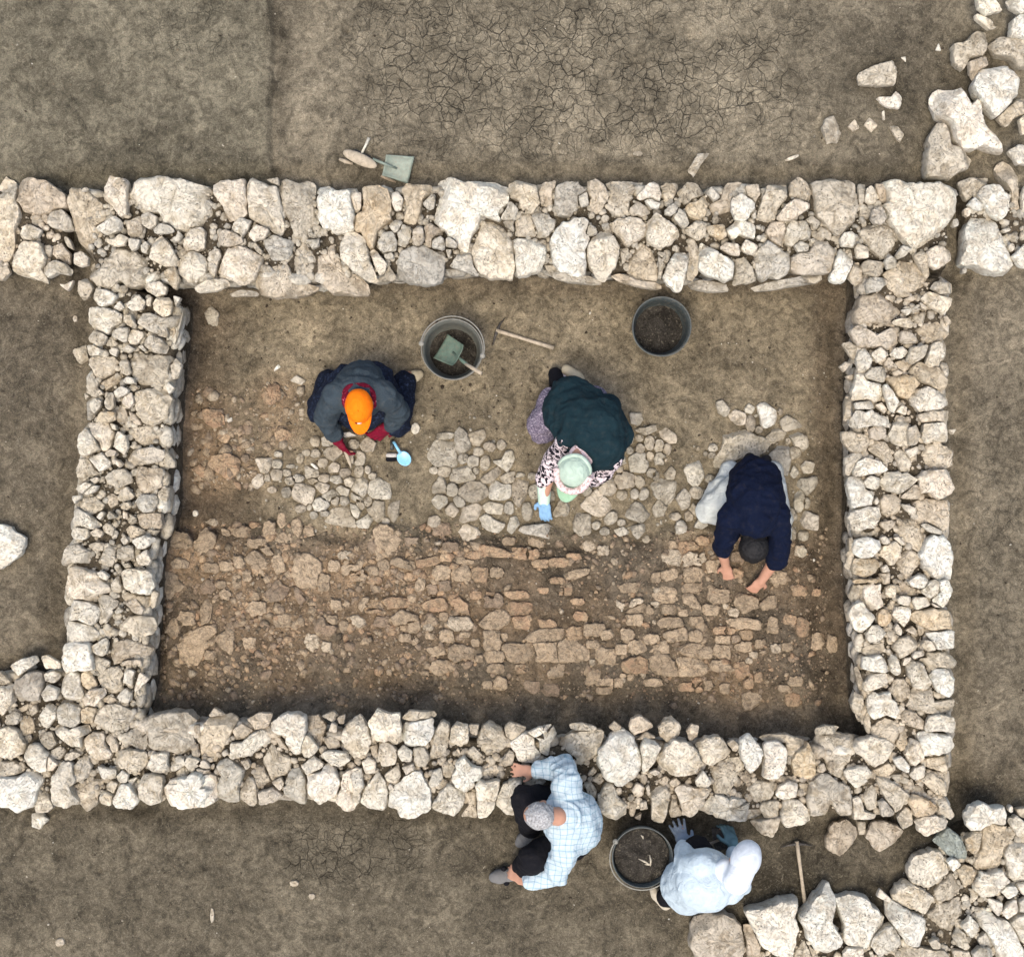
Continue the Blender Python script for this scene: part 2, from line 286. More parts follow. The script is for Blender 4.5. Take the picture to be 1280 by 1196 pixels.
DATA = """
R 0 200 4 nstub
0 85 45 95 75 150 70 200 98 280 70 330 72 420 40 475 0 485 -40 400 -40 150
b 80 105 155 90 240 115 290 150 328 190 325 240 230 265 190 270 120 250 80 200
230 300 265 255 300 240 345 290 368 350 320 352 250 330
b 188 305 50 55
105 370 115 335 150 322 205 350 190 385 150 402 115 395
70 490 95 420 120 400 190 412 225 490 205 540 228 605 160 585 110 575 65 550
b 0 530 40 530 50 565 20 600 -20 600
b 270 430 310 420 350 470 345 520 290 500 265 470
220 550 250 510 300 500 355 550 340 575 290 565 240 590
b 245 460 35 60
b 345 415 25 70 -30
375 470 405 455 445 490 440 525 400 535 372 520
295 620 325 625 370 600 360 630 340 655
R 0 200 4 north
b 352 140 400 150 450 165 500 210 530 260 530 300 470 340 520 375 500 410 480 460 455 488 420 440 385 400 375 330 345 230
b 380 175 430 137 448 150 400 190
470 340 570 282 605 310 605 350 550 370 490 365
525 150 550 80 635 105 628 275 590 270 560 225 522 200
640 210 690 95 790 78 880 90 960 115 1050 135 1050 180 1070 240 1065 315 1000 330 900 345 820 305 800 260 750 255 700 265 645 230
1062 120 1130 105 1222 97 1225 260 1160 300 1130 285 1115 230 1075 180
b 632 310 700 285 712 350 690 380 645 375
710 280 740 260 785 285 780 325 750 345 715 325
768 345 800 318 850 330 872 360 830 368 775 365
530 385 570 400 600 372 640 390 620 425 580 432 540 415
645 395 700 400 690 440 660 455 645 430
705 430 730 408 750 430 735 470 710 460
750 480 765 400 800 375 850 430 885 500 875 525 800 525 755 510
850 400 885 380 890 350 912 380 900 405 870 412
920 400 950 345 1000 332 1025 360 1022 440 990 455 960 445 920 455
1168 320 1200 290 1255 305 1240 345 1205 385 1165 345
1085 370 1130 350 1200 375 1210 410 1150 435 1095 420
890 520 920 480 960 460 1010 480 1035 520 1025 570 980 615 940 600 890 560
1045 460 1090 445 1108 480 1090 520 1070 590 1045 580
1090 555 1140 440 1200 430 1250 455 1305 480 1280 570 1250 600 1195 618
b 450 520 500 470 590 440 680 470 750 500 830 540 790 590 740 620 640 635 600 600 560 640 480 625 447 580
970 640 1040 600 1120 595 1150 625 1080 655 1000 660
R 0 200 4 west
725 625 800 608 835 640 825 670 790 685 735 655
o 820 560 870 530 900 600 880 650 850 620
b 395 610 430 590 465 640 450 680 410 700 390 660
470 690 480 650 530 650 590 680 560 720 500 735
630 720 690 675 725 710 710 750 660 755
735 700 760 685 755 730 735 730
768 720 790 690 840 688 862 710 850 770 810 785 775 750
570 740 600 705 625 740 600 755
870 680 905 690 880 740
R 240 200 4 north
270 125 300 92 350 115 420 135 440 200 445 260 458 320 440 375 380 340 350 320 290 280 285 220 272 170
b 370 100 430 90 440 128 400 115
b 440 110 470 95 530 120 570 108 612 130 612 230 622 360 600 380 545 390 510 385 490 300 460 250 440 180
w 630 220 640 150 680 128 715 155 780 150 800 220 810 290 800 340 740 362 650 330 635 280
790 165 845 165 845 255 820 262 800 210
o 850 135 900 125 970 140 992 180 990 300 930 350 905 435 880 435 870 390 815 350 820 280 860 230
1000 165 1030 160 1055 200 1045 250 1015 255 1000 215
b 1050 150 1080 125 1190 130 1205 160 1150 215 1140 270 1110 320 1060 300 1075 230
1155 200 1185 160 1215 175 1215 235 1185 248 1160 225
290 360 320 325 385 345 360 390 310 402 285 380
g 360 400 410 375 500 410 490 480 460 500 400 490 375 450
b 300 425 320 415 355 460 345 475 325 460
b 510 480 520 400 560 395 600 450 620 500 625 600 560 610 520 590
570 400 635 400 635 430 600 450 575 425
b 640 350 690 340 710 400 695 450 740 500 800 560 870 610 870 665 800 660 700 665 660 620 630 570 625 470 645 430
b 335 550 380 530 480 520 510 600 560 615 640 630 600 650 520 680 400 680 340 665 310 620
b 180 670 250 650 330 660 335 680 200 682
740 420 770 362 840 362 870 420 885 500 920 590 890 600 820 560 750 520 740 470
890 460 910 445 975 520 965 560 940 580 915 530
b 880 615 960 580 985 530 1020 590 1000 605
930 410 960 365 1000 360 1022 400 1015 450 970 470 940 450
985 330 1020 300 1050 310 1040 350 1010 365
1030 370 1050 325 1090 335 1100 380 1070 430 1035 420
1130 380 62 95
b 1160 340 1190 315 1240 350 1250 370 1200 400 1195 440 1170 425
1200 400 1230 372 1265 400 1260 445 1225 458 1200 440
985 480 50 35
g 1025 530 1045 460 1120 430 1240 450 1262 490 1245 600 1180 620 1090 610 1030 580
R 520 200 4 north
w 88 270 105 180 115 115 170 98 240 110 360 108 460 120 455 230 410 305 350 270 325 265 310 320 275 370 262 445 220 430 200 390 140 350 100 310
145 400 165 385 210 420 200 440 150 430
150 450 178 450 165 500
415 270 440 220 480 210 508 250 490 300 450 300 425 290
b 435 310 490 300 495 360 470 350
465 120 510 100 600 130 615 215 575 260 530 240 515 200 475 180
b 490 320 530 260 555 240 580 300 605 360 600 385 500 385
580 280 620 258 690 300 690 340 650 385 610 380 590 330
b 610 125 700 105 690 150 685 240 640 245 620 200
g 685 150 740 110 810 115 850 155 810 180 805 240 770 280 710 270 685 240
812 180 850 165 870 190 860 225 825 235
b 860 110 900 100 960 140 965 180 930 240 905 272 870 230 860 170
b 950 120 1020 110 1140 110 1100 150 1070 190 1065 250 1030 285 980 270 960 240 970 180
w 1110 180 1150 130 1190 108 1225 150 1220 205 1180 185 1120 195
1065 250 1110 210 1150 235 1175 265 1130 285 1080 280
w 1145 205 1175 195 1220 220 1210 245 1175 240
280 430 310 380 345 300 370 290 440 350 475 400 490 470 490 560 470 588 400 575 370 590 320 560 290 510
170 530 215 465 270 470 290 540 320 575 270 565
w 490 400 530 390 600 395 645 430 645 490 625 545 575 560 520 580 505 560
w 672 430 690 370 730 310 840 285 860 310 850 370 870 395 850 430 845 560 810 580 750 580 700 530 680 480
878 355 55 50
b 945 295 40 40
852 450 880 400 920 360 960 360 1000 400 1015 450 1000 520 940 600 900 570 870 520
960 330 1010 295 1060 290 1110 280 1150 320 1145 380 1090 410 1055 430 1020 380
b 1070 470 1100 425 1140 418 1180 460 1205 540 1205 600 1150 610 1100 590 1065 560
b 1020 450 1060 440 1065 490 1030 525
b 640 520 670 500 720 560 800 590 850 575 900 590 950 610 900 620 760 610 690 590
b 980 580 1030 560 1100 600 1200 610 1240 630 1200 650 1100 630 1020 605
b 1205 460 1260 470 1270 500 1230 540
R 800 200 4 north
b 100 140 130 115 190 125 180 160 160 205 120 205
35 330 80 265 130 300 180 330 195 380 150 420 90 430 40 400
125 250 165 218 190 240 180 265 150 280 125 270
170 290 195 240 225 265 245 320 215 345
b 190 160 240 115 280 120 320 170 290 200 225 220
o 230 240 260 200 330 175 340 230 325 280 290 298 245 280
335 165 355 135 402 185 370 208
b 345 220 400 200 430 120 510 115 500 165 455 190 450 280 420 290 360 270
w 465 190 500 168 575 210 570 260 520 305 480 290 460 240
b 525 130 590 125 600 170 580 205 540 175
555 270 575 250 580 290 565 295
600 230 640 130 740 118 735 190 690 240 675 300 625 325 590 280
b 750 180 755 115 790 88 830 110 868 180 830 205 790 190
690 280 740 220 780 195 855 220 840 245 800 270 770 300 700 298
b 630 360 660 310 720 305 730 350 715 400 700 430 650 395
730 350 760 305 820 310 860 330 850 390 800 400 760 430 725 410
b 830 300 860 280 900 315 880 350 850 335
b 870 110 940 100 1050 95 1085 120 1090 220 1070 310 1030 340 990 375 930 320 890 280 880 190
b 1090 120 1130 125 1115 220 1095 230
1125 150 1155 130 1180 170 1180 215 1150 225 1122 200
b 1175 120 1235 130 1235 220 1200 200 1185 160
b 1125 268 62 55
g 1190 280 78 85
b 225 350 290 300 335 320 325 380 290 400 240 370
o 335 330 420 325 430 380 400 400 350 370
w 435 345 480 305 530 310 575 325 575 390 530 385 500 370 470 400 440 370
400 440 430 415 490 420 500 480 450 470
505 440 530 400 590 430 570 475 520 460
595 390 25 25
770 430 800 405 845 425 840 455 790 460
b 880 370 915 335 955 370 950 400 890 395
w 120 580 150 500 185 455 240 465 235 540 210 640 180 655 140 620
b 240 390 270 400 295 450 290 560 260 600 235 590 245 500
w 300 540 305 440 320 415 400 470 470 505 470 570 430 605 350 575
b 480 500 520 490 560 540 580 600 540 615 470 620
575 500 590 450 640 402 700 450 750 490 750 550 700 590 650 580 630 600 590 580
760 490 800 465 850 460 880 400 930 395 965 450 965 550 900 575 820 575 760 545
w 950 590 975 510 1000 450 1050 445 1068 480 1055 540 1020 610 970 610
1000 400 1020 365 1060 360 1085 390 1060 435 1010 430
1075 440 1090 415 1140 440 1140 490 1085 490
b 1100 370 1140 320 1230 330 1280 370 1265 430 1210 490 1160 460
b 1105 530 1140 500 1215 515 1215 560 1180 590 1120 570
b 1040 590 1070 520 1100 510 1110 600 1080 625
b 90 470 140 470 130 520 110 550 100 620
b 240 620 300 600 430 620 440 655 350 660 260 640
b 560 630 700 600 850 575 940 570 900 610 700 640 600 655
R 1000 180 4.571 north
w 490 280 500 225 560 210 640 225 720 225 790 215 850 235 895 270 895 330 865 440 830 480 790 490 770 580 720 605 660 615 620 560 560 500 520 430 495 350
885 453 40 45
545 640 585 580 635 600 600 640 560 655
480 670 510 640 550 660 545 705 500 715
b 650 640 700 600 725 640 725 690 748 740 730 768 700 730 680 690
730 620 770 580 810 590 860 610 860 660 820 690 780 715 740 690
R 1000 180 4.571 east
b 480 740 550 690 620 640 670 690 730 760 730 820 660 850 600 880 540 860 500 800
375 800 400 765 480 765 490 800 450 840 390 855
b 320 950 350 870 420 850 500 850 575 920 560 970 530 1000 520 1080 430 1110 350 1050 320 1000
750 820 780 788 870 795 872 850 800 858
700 880 740 845 810 870 870 885 850 940 820 965 750 930 710 905
b 580 890 680 855 700 870 640 900
585 940 640 910 690 940 680 970 610 975
685 905 725 935 715 950 690 935
R 1000 180 4.571 nerub
b 910 220 960 200 1080 190 1070 220 1020 270 960 325 930 280
w 1020 280 1070 235 1140 240 1190 300 1195 360 1150 430 1100 410 1060 350
b 1130 140 1190 100 1225 140 1245 210 1245 290 1240 370 1280 420 1270 470 1215 490 1195 430 1210 350 1200 260 1150 200
w 955 350 1000 305 1050 350 1040 380 1000 375
955 390 40 50
w 925 680 950 580 945 500 1000 420 1080 420 1130 460 1150 520 1180 600 1215 680 1160 735 1080 725 1020 690
w 1215 640 1280 580 1310 640 1290 710 1250 700
1295 320 60 150
1205 590 30 45
1175 495 45 20
935 725 25 35
R 70 360 6.644 west
265 170 340 155 480 185 555 235 520 290 470 320 440 375 400 375 320 340 270 280
560 230 620 225 665 310 650 335 600 310 570 280
680 290 720 220 780 205 850 235 920 260 1000 215 1010 260 920 400 860 395 770 350 690 310
b 930 320 990 330 1000 400 940 440
b 1060 120 1080 160 1010 400 990 520 960 470 1020 340
455 390 520 325 605 330 585 450 540 440
275 420 310 355 370 365 425 410 400 460 355 480 290 450
615 360 640 350 730 370 725 410 670 470 620 465 605 420
730 440 780 395 870 420 920 490 900 540 800 530 730 470
b 420 480 450 410 520 460 500 490
260 480 310 475 360 500 405 530 370 555 280 560
440 520 480 495 520 510 500 570 460 550
550 520 600 470 655 510 600 540
685 490 715 465 755 520 740 530
b 270 580 480 570 510 610 520 680 440 720 370 770 330 750 300 660
b 525 620 570 585 605 610 635 700 600 730 555 710
b 600 570 680 520 760 560 950 560 980 610 930 650 920 800 850 815 700 800 640 730 620 650
b 370 790 520 715 555 730 520 790 400 860 350 830
555 775 590 735 640 750 660 790 590 795
b 260 770 300 700 360 790 380 860 400 880 330 910 260 870
b 240 870 280 900 250 930
480 870 540 815 605 840 600 880 510 910
b 600 830 640 800 690 825 650 865
405 960 430 880 480 870 485 990 450 1020 415 990
550 960 570 900 620 870 655 950 610 1000
650 870 720 845 820 830 920 850 945 930 920 1060 860 1100 790 1130 730 1110 660 1010 650 920
930 780 990 830 940 880 915 830
b 950 620 1000 590 1050 640 1020 740 970 760
285 960 330 915 380 940 370 990 320 1045 290 1010
o 330 1080 380 1030 490 1030 500 1090 430 1115 360 1105
b 490 1000 570 1000 620 1060 600 1120 540 1140 500 1080
b 600 1020 660 1050 715 1130 670 1135 610 1080
450 1120 500 1140 510 1185 470 1170
R 70 530 6.644 west
265 0 430 -5 485 80 430 215 380 215 300 80
180 170 200 75 250 50 370 170 370 210 240 260 185 240
b 600 80 650 30 850 10 870 40 855 100 790 170 730 175 650 120
485 150 510 60 580 100 600 190 560 250 490 190
410 240 450 210 505 225 490 265 430 270
b 610 185 660 165 700 195 650 210
580 290 640 220 800 190 890 230 880 300 760 330 680 330 610 360
275 285 380 235 450 310 440 360 350 400 310 330
b 175 380 200 290 260 290 340 380 370 420 230 470 185 450
270 450 320 430 370 460 320 495
460 300 510 295 560 330 530 360
b 410 440 480 380 570 375 620 420 630 480 520 525 440 490
b 900 100 920 220 990 310 990 360 920 360 900 250
b 635 360 720 360 880 380 870 520 760 570 700 560 660 460
160 540 240 485 300 500 220 575
240 570 310 510 355 515 330 560 250 590
b 525 560 590 520 650 600 600 635 540 625
b 850 570 900 515 945 540 925 640 850 620
b 410 620 460 575 520 600 520 660 460 700
130 600 210 590 220 630 160 660
b 165 650 230 610 330 600 400 670 380 710 290 745 230 710
655 650 700 590 820 590 845 660 800 720 740 740 690 700
540 660 600 650 630 680 590 710 545 700
155 700 250 740 375 840 300 870 200 840 145 850
340 770 380 725 410 740 370 795
425 760 450 725 510 775 440 790
b 680 750 760 740 870 740 885 830 850 880 720 860 690 810
b 860 880 820 930 760 880 800 860
125 920 160 860 260 870 275 920 240 960 160 950
285 900 340 865 395 900 370 940 310 930
b 390 860 430 815 490 860 470 930 410 900
b 585 880 630 835 740 890 720 920 620 945
635 970 720 920 810 945 820 970 740 1030 680 1030
540 960 570 920 610 970 570 1010
b 50 1090 90 1010 180 1000 300 1080 250 1150 120 1150 60 1190
b 270 1010 330 980 400 990 390 1050 320 1050
b 370 1120 430 1000 500 1010 500 1110 470 1170 400 1190
b 500 1070 560 1010 640 1010 645 1110 580 1140 510 1110
665 1110 750 1040 790 1130 770 1170 690 1165
560 720 600 740 600 790 560 780
b 610 740 670 780 630 810
R 50 690 6.644 west
210 270 245 120 330 130 450 180 580 300 530 340 500 360 430 410 280 390 215 350
475 170 520 155 575 200 550 235 500 210
685 100 740 90 760 125 710 130
595 260 650 190 670 240 680 320 640 340 600 310
w 665 180 720 145 900 150 930 230 940 320 890 350 800 350 700 300 670 260
b 680 350 790 345 860 370 920 360 910 440 870 470 800 370 720 410
b 930 300 985 340 960 450 920 470 925 380
720 430 760 380 850 390 870 450 840 515 780 500
480 370 530 350 640 410 640 460 600 510 560 560 510 600 480 580 520 500
240 490 280 400 360 400 510 480 500 530 420 600 330 580 240 560
610 480 660 450 695 490 640 515
b 660 600 720 540 830 525 930 550 960 610 930 680 840 700 760 670 680 650
b 510 650 560 600 630 640 580 720 550 690
240 580 300 570 430 620 500 680 440 740 310 750 240 730 210 640
430 780 540 715 565 750 550 840 510 870 440 820
b 560 830 620 750 730 730 850 760 920 800 880 870 750 880 620 930 590 870
w 190 790 250 755 400 765 425 900 435 970 340 980 190 990 185 900
b 445 850 500 870 580 910 510 1020 470 960
10 870 60 855 170 920 160 960 50 965
b 680 900 830 890 840 930 700 940
R 0 800 4.983 south
50 165 130 120 220 100 230 140 110 225
b 0 190 70 260 30 275 -20 270
270 210 340 190 385 220 340 265 285 250
g 95 250 190 200 250 210 260 320 230 370 110 375 90 330
0 290 75 290 80 390 0 470 -40 420
260 330 300 280 365 305 350 370 280 380
380 310 400 210 460 195 500 240 520 340 480 390 410 370
o 510 210 560 190 605 280 550 305 510 280
b 605 230 680 170 740 170 770 220 750 310 690 335 630 280
760 240 790 180 840 190 820 285 770 260
840 300 870 200 930 240 870 300 845 330
515 370 560 310 640 305 650 340 590 410 530 405
b 630 370 680 340 740 370 690 395
730 350 780 300 820 330 800 390 740 380
b 110 430 180 390 200 420 140 445
b 180 420 230 400 240 440 200 470
b 45 470 90 440 125 460 110 520 45 525
b 130 520 150 455 210 490 220 560 170 600 135 580
255 460 300 395 345 420 350 480 290 550 255 530
350 430 400 390 495 420 500 510 430 555 370 510
o 505 440 550 415 600 430 570 520 510 510
b 585 500 640 410 720 400 840 450 835 520 740 560 670 575 590 550
330 560 370 530 450 550 530 535 550 580 500 600 500 670 450 660 370 610
0 560 50 540 110 570 150 650 130 710 70 735 0 725 -40 650
b 240 585 320 570 350 640 310 680 270 650
145 740 180 650 230 650 300 720 290 820 240 825 200 790
300 720 360 770 330 810 290 810
b 310 690 370 660 410 690 380 740 320 730
b 410 710 460 690 510 710 450 745 400 745
525 620 570 580 640 580 670 640 700 680 680 740 600 745 545 680
b 650 620 690 580 740 640 730 690 680 700
b 720 600 800 570 900 510 925 560 915 660 880 700 830 650 740 650
700 730 780 680 900 700 910 770 860 820 800 830 720 770
b 0 760 90 755 170 810 100 850 0 850 -40 800
w 0 860 100 840 180 815 245 880 230 990 180 1050 90 1070 60 1040 0 1040 -40 950
320 860 380 770 440 770 460 870 450 930 480 1020 400 1040 330 1020
450 790 530 710 570 790 540 860 480 880 455 840
b 440 910 560 860 640 860 640 900 600 1020 545 1055 480 1010
b 220 1020 240 935 290 940 330 1040 300 1070 230 1070
610 790 720 805 720 860 640 860
725 850 770 800 800 830 790 885 740 880
800 870 865 845 820 905
665 900 700 870 740 890 710 950 670 930
615 970 650 940 700 970 690 1030 630 1010
w 705 1010 750 900 810 910 860 1000 820 1050 720 1040
860 910 890 850 950 840 1010 860 1000 1010 930 1030 870 990
w 1010 940 1060 880 1220 840 1345 860 1345 1000 1260 1040 1120 1050 1030 1020 1000 980
920 770 950 710 1040 705 1050 820 980 825 920 800
b 920 480 990 460 1100 450 1170 450 1210 510 1200 660 1110 710 1000 690 930 660 925 580
1060 790 1100 730 1200 720 1250 760 1200 820 1080 815
R 220 870 5.333 south
b 160 400 150 290 190 190 240 140 330 130 410 165 360 250 310 360 260 430 210 430
b 215 130 260 75 330 125 260 135
300 370 340 355 355 385 320 400
b 380 220 440 180 510 225 460 280 400 290
360 400 370 310 440 310 510 250 570 225 640 270 640 305 560 340 500 390 420 410 380 420
b 480 150 560 110 640 120 610 205 530 220
w 625 200 680 150 740 125 800 120 860 150 865 230 840 300 830 370 780 370 730 300 740 260 680 260 635 230
b 665 280 690 275 760 360 700 340
830 360 870 255 920 300 950 350 900 405 850 410
b 870 140 950 130 1000 200 960 340 930 290 890 230
b 985 290 1030 265 1080 290 1095 340 1020 350
1020 230 1040 170 1075 190 1070 245
b 970 130 1050 95 1080 130 1050 170
b 1070 140 1130 120 1120 180 1090 180
965 400 1010 365 1130 375 1160 430 1090 470 1040 455
1100 270 1140 190 1220 135 1290 220 1300 300 1250 415 1190 410 1120 340
265 480 330 430 400 460 450 500 420 600 410 700 350 720 280 690 280 590 300 530
w 0 560 100 520 160 520 240 570 255 630 270 690 200 735 60 745 -40 740 -60 600
b 0 420 70 395 130 430 120 480 60 540 0 540
135 450 190 420 230 470 200 490
130 480 225 490 200 520 150 500
430 430 480 420 500 460 470 490
b 510 500 550 400 600 480 640 600 600 620 550 610
b 585 420 640 320 700 380 760 410 760 500 640 560 605 500
b 430 630 480 540 530 570 545 700 510 740 430 680
545 640 640 610 715 660 660 700 550 730
640 570 700 540 730 590 690 625
720 600 760 500 820 480 860 560 860 710 820 725 725 660
w 875 530 980 480 1020 450 1060 500 1095 610 1060 670 950 720 880 650
840 470 910 400 980 450 970 500 870 520
1080 640 1120 520 1200 490 1240 520 1230 650 1180 755 1110 755 1070 700
b 220 510 270 530 280 570 250 580
b 110 400 110 350 150 310 155 405
b 100 185 160 190 160 260 130 240
R 440 870 5.333 south
w 110 180 170 100 240 120 310 130 325 250 300 330 230 300 160 305 120 250
b 330 150 380 95 550 105 555 140 400 165
w 330 240 360 180 480 150 530 155 545 240 490 330 380 335 330 290
b 555 240 600 155 655 200 640 330 600 410 550 450 520 430 530 340
660 220 700 175 780 200 770 310 720 325 655 300
b 780 190 850 185 830 260 790 240
b 840 290 870 210 910 180 1000 220 1030 290 1020 350 960 370 910 425 870 360
b 1020 200 1050 170 1165 210 1130 240 1070 290 1030 260
w 1055 310 1150 245 1240 290 1250 400 1200 440 1110 430
w 1170 240 1240 210 1330 190 1330 270 1260 300
b 1000 430 1050 360 1085 380 1070 450 1020 465
175 400 190 320 250 300 300 370 290 450 200 465
300 370 340 330 400 370 390 430 330 430
b 410 350 480 340 520 410 490 470 420 460
-20 500 60 490 70 600 50 700 0 750 -40 700
65 440 110 405 160 440 150 510 90 520
220 520 310 455 325 530 280 590 230 560
240 600 255 580 280 610 255 635
335 470 410 450 415 490 360 520
62 650 170 515 230 580 240 690 210 765 130 745 65 710
w 240 660 320 580 370 530 400 500 460 510 470 550 520 620 525 750 400 810 320 800 300 750 250 740
510 600 540 500 590 480 605 540 580 590 530 610
b 600 450 660 430 690 480 640 560 605 510
b 685 370 710 340 735 395 715 410
b 760 370 810 335 870 390 830 425 770 400
w 680 520 700 440 750 410 790 460 860 490 860 540 810 600 750 635 690 600 670 560
530 740 590 640 640 590 700 620 750 650 740 720 680 800 610 780
b 750 650 820 620 830 800 720 800 780 720
b 860 470 930 440 1010 480 990 550 880 570
w 820 570 985 570 960 680 945 740 900 810 840 810 835 680
960 700 1010 590 1080 555 1130 560 1130 620 1090 690 1090 790 1040 795 970 730
b 1145 560 1200 530 1290 560 1290 600 1150 615
b 120 330 170 320 170 390 140 400
R 680 890 5.333 south
-60 160 0 90 60 100 80 150 40 200 30 290 -20 270 -50 230
b 170 80 250 70 390 110 300 120 180 115
b 100 225 180 140 280 125 380 130 400 170 360 250 320 350 270 390 220 310 160 260
w 365 260 410 220 460 150 540 130 600 190 640 290 640 390 600 440 520 495 470 480 400 420 370 330
b 610 190 680 125 750 170 680 170
w 640 240 680 170 740 200 775 240 740 330 670 420 655 380 660 310
b 570 110 580 50 640 20 700 60 730 100 650 130 600 150
b 765 100 800 50 850 30 910 90 900 150 830 200 780 160
b 430 100 470 60 520 100 470 125
b 950 120 980 80 1030 90 1020 160 970 190
755 320 820 240 870 190 950 210 1030 270 1050 330 1000 410 880 425 800 390
1020 220 1080 170 1170 165 1250 250 1200 310 1110 350 1050 310
1220 200 1260 180 1300 220 1280 260 1240 250
b 1110 380 1150 340 1230 305 1300 310 1340 350 1290 450 1220 540 1130 540
1010 460 1060 385 1115 470 1090 500 1020 490
360 560 420 480 460 480 490 560 555 630 550 690 480 720 420 700 370 660
720 540 740 500 820 505 850 560 830 640 790 730 725 715 720 620
b 850 560 880 540 925 680 850 695 830 650
880 530 900 490 1000 510 1105 520 1105 570 1050 630 980 690 930 680 890 600
585 520 620 470 670 500 660 550 620 565
640 600 680 590 690 640 640 650
b 570 590 620 600 600 690 570 690
b 600 700 650 670 640 720
b 760 450 810 420 840 450 790 495
b 830 460 880 435 910 470 860 500
700 400 740 380 780 400 740 420
b 320 450 360 405 400 450 370 480
b 290 410 330 360 350 390 310 430
b 260 440 300 450 350 520 340 590 290 540
680 500 700 480 710 540 690 555
1120 590 1150 560 1290 580 1360 600 1300 710 1220 720 1130 650
R 900 890 5.333 south
w 135 260 140 180 200 150 250 210 290 270 270 330 210 410 180 380 150 310
b 250 180 340 155 440 145 530 180 600 220 500 260 440 230 400 190 310 200
w 300 240 330 200 430 205 450 290 420 420 360 450 295 430 300 340
o 485 320 540 230 590 210 630 300 635 420 590 445 510 440 485 370
b 640 110 700 85 800 100 760 140 640 150
b 640 200 680 150 780 150 920 165 900 210 870 280 830 360 800 440 740 420 710 340 670 260
b 650 350 690 340 710 390 670 400
900 240 920 190 1020 165 1120 190 1165 230 1130 290 1040 365 980 320 910 270
830 400 900 370 980 360 1010 410 980 460 910 500 860 460
b 1020 390 1120 335 1160 390 1120 420 1050 425
b 190 510 240 460 360 465 370 510 320 590 240 595
w 375 560 390 500 460 455 530 490 500 560 430 580
b 530 470 600 480 570 550 510 570
-100 560 -40 570 60 570 150 600 260 620 270 690 200 730 60 720 -20 700 -90 640
b 270 640 290 590 390 590 380 700 300 700
420 620 450 580 520 590 590 650 600 730 540 750 440 760 415 700
b 210 735 320 715 400 700 385 770 350 835 280 810
600 480 680 420 740 440 780 470 870 510 880 610 870 680 800 690 740 600 700 680 610 690 590 600
890 580 940 570 960 660 1050 680 1040 715 890 710
b 950 560 1010 480 1045 540 1040 640 980 650
b 1045 430 1120 445 1180 490 1280 570 1220 640 1170 670 1120 600 1080 530
b 1130 420 1200 415 1280 460 1280 490 1180 460
g 1060 600 1100 590 1160 650 1170 690 1080 690
b 1185 700 1230 620 1280 660 1280 750 1220 775
b 120 420 180 400 210 450 170 470
b 400 430 460 420 560 450 500 465
R 900 890 5.333 loose
b 705 850 740 750 840 720 900 770 920 830 860 890 810 965 720 920
b 910 730 970 730 970 820 930 830
970 830 1020 730 1080 720 1190 760 1225 800 1160 860 1070 935 1020 890
R 1040 380 6.647 east
580 50 640 10 720 10 730 60 620 95
b 660 110 700 70 775 75 760 160 700 155
465 155 570 120 640 120 675 170 650 205 570 180
b 915 110 950 100 995 160 950 185
170 230 220 180 330 165 450 180 565 215 550 330 470 375 400 350 240 360 200 310
550 240 600 220 700 265 690 325 600 330 555 300
b 680 220 770 180 870 150 920 210 975 240 920 300 790 325 720 260
b 80 330 150 320 220 370 180 480 140 420
205 460 220 400 290 370 330 470 320 520 250 570 215 540
320 420 400 360 470 420 380 490
485 420 520 370 580 355 630 400 580 450 540 450
620 470 660 360 800 340 770 430 680 500
780 490 830 340 900 310 935 420 890 500 820 520
b 420 500 470 440 520 510 470 555
b 525 490 560 470 620 480 660 520 600 565 550 540
b 650 570 690 490 750 480 810 530 900 520 950 620 940 710 870 710 800 660 740 640
260 600 330 530 410 520 450 580 420 650 330 630
b 500 570 550 545 600 580 520 600
b 60 520 110 480 150 500 100 565
b 110 600 170 585 180 610 150 640
w 180 700 210 590 260 590 280 640 420 670 420 790 370 810 300 790 170 800
o 455 620 590 590 680 610 725 660 640 770 600 780 540 750 500 670
w 420 680 460 665 555 810 520 895 480 870
665 790 730 710 800 690 870 710 930 740 970 830 900 870 740 890 680 840
190 820 320 805 345 860 270 895 200 870
350 840 410 820 460 880 430 905
530 890 580 835 620 860 610 925
155 1010 210 880 330 880 400 930 490 940 485 1035 400 1010 330 1010 240 1035
b 720 920 830 890 970 890 965 970 860 980 740 985
305 1045 340 1020 440 1020 450 1110 380 1130 320 1110
475 1080 520 990 600 965 640 1000 620 1060 630 1170 560 1180 490 1130
620 1040 700 1010 730 1090 700 1165 640 1170
750 1110 770 1000 850 980 930 980 965 1060 960 1150 850 1130 780 1150
b 80 1060 160 1060 290 1090 310 1140 290 1220 170 1230 110 1160
970 1045 1030 1040 1000 1085
b 110 770 160 780 150 940 100 980
R 1040 550 6.647 east
b 300 80 340 10 440 20 515 120 500 180 440 190 380 140
b 110 150 170 110 270 110 280 140 200 180 140 300 105 280
w 185 260 220 170 290 150 400 180 470 240 440 265 280 290 200 305
b 520 120 570 70 620 130 660 200 640 250 580 275 545 200
610 90 710 50 710 110 650 150
b 705 145 790 50 890 25 1005 90 990 200 920 240 800 240 730 200
w 130 360 160 310 250 320 280 400 350 420 330 530 220 570 170 560 150 480
270 340 320 295 390 320 390 390 330 430 280 400
400 350 450 270 620 270 705 330 660 380 560 445 400 400
735 300 780 255 960 250 1010 400 970 460 900 490 850 460 820 430 745 440
b 565 480 640 410 700 365 735 440 730 490 650 490
b 400 510 430 460 510 450 570 500 560 580 490 660 420 600
345 510 370 470 390 510 370 540
575 530 650 545 705 575 680 625 620 590
b 665 530 730 490 900 500 970 500 965 700 930 740 860 720 780 680 710 630 700 560
150 640 200 570 290 555 400 570 395 640 340 760 220 770 170 730
b 395 680 500 665 510 720 460 760 400 710
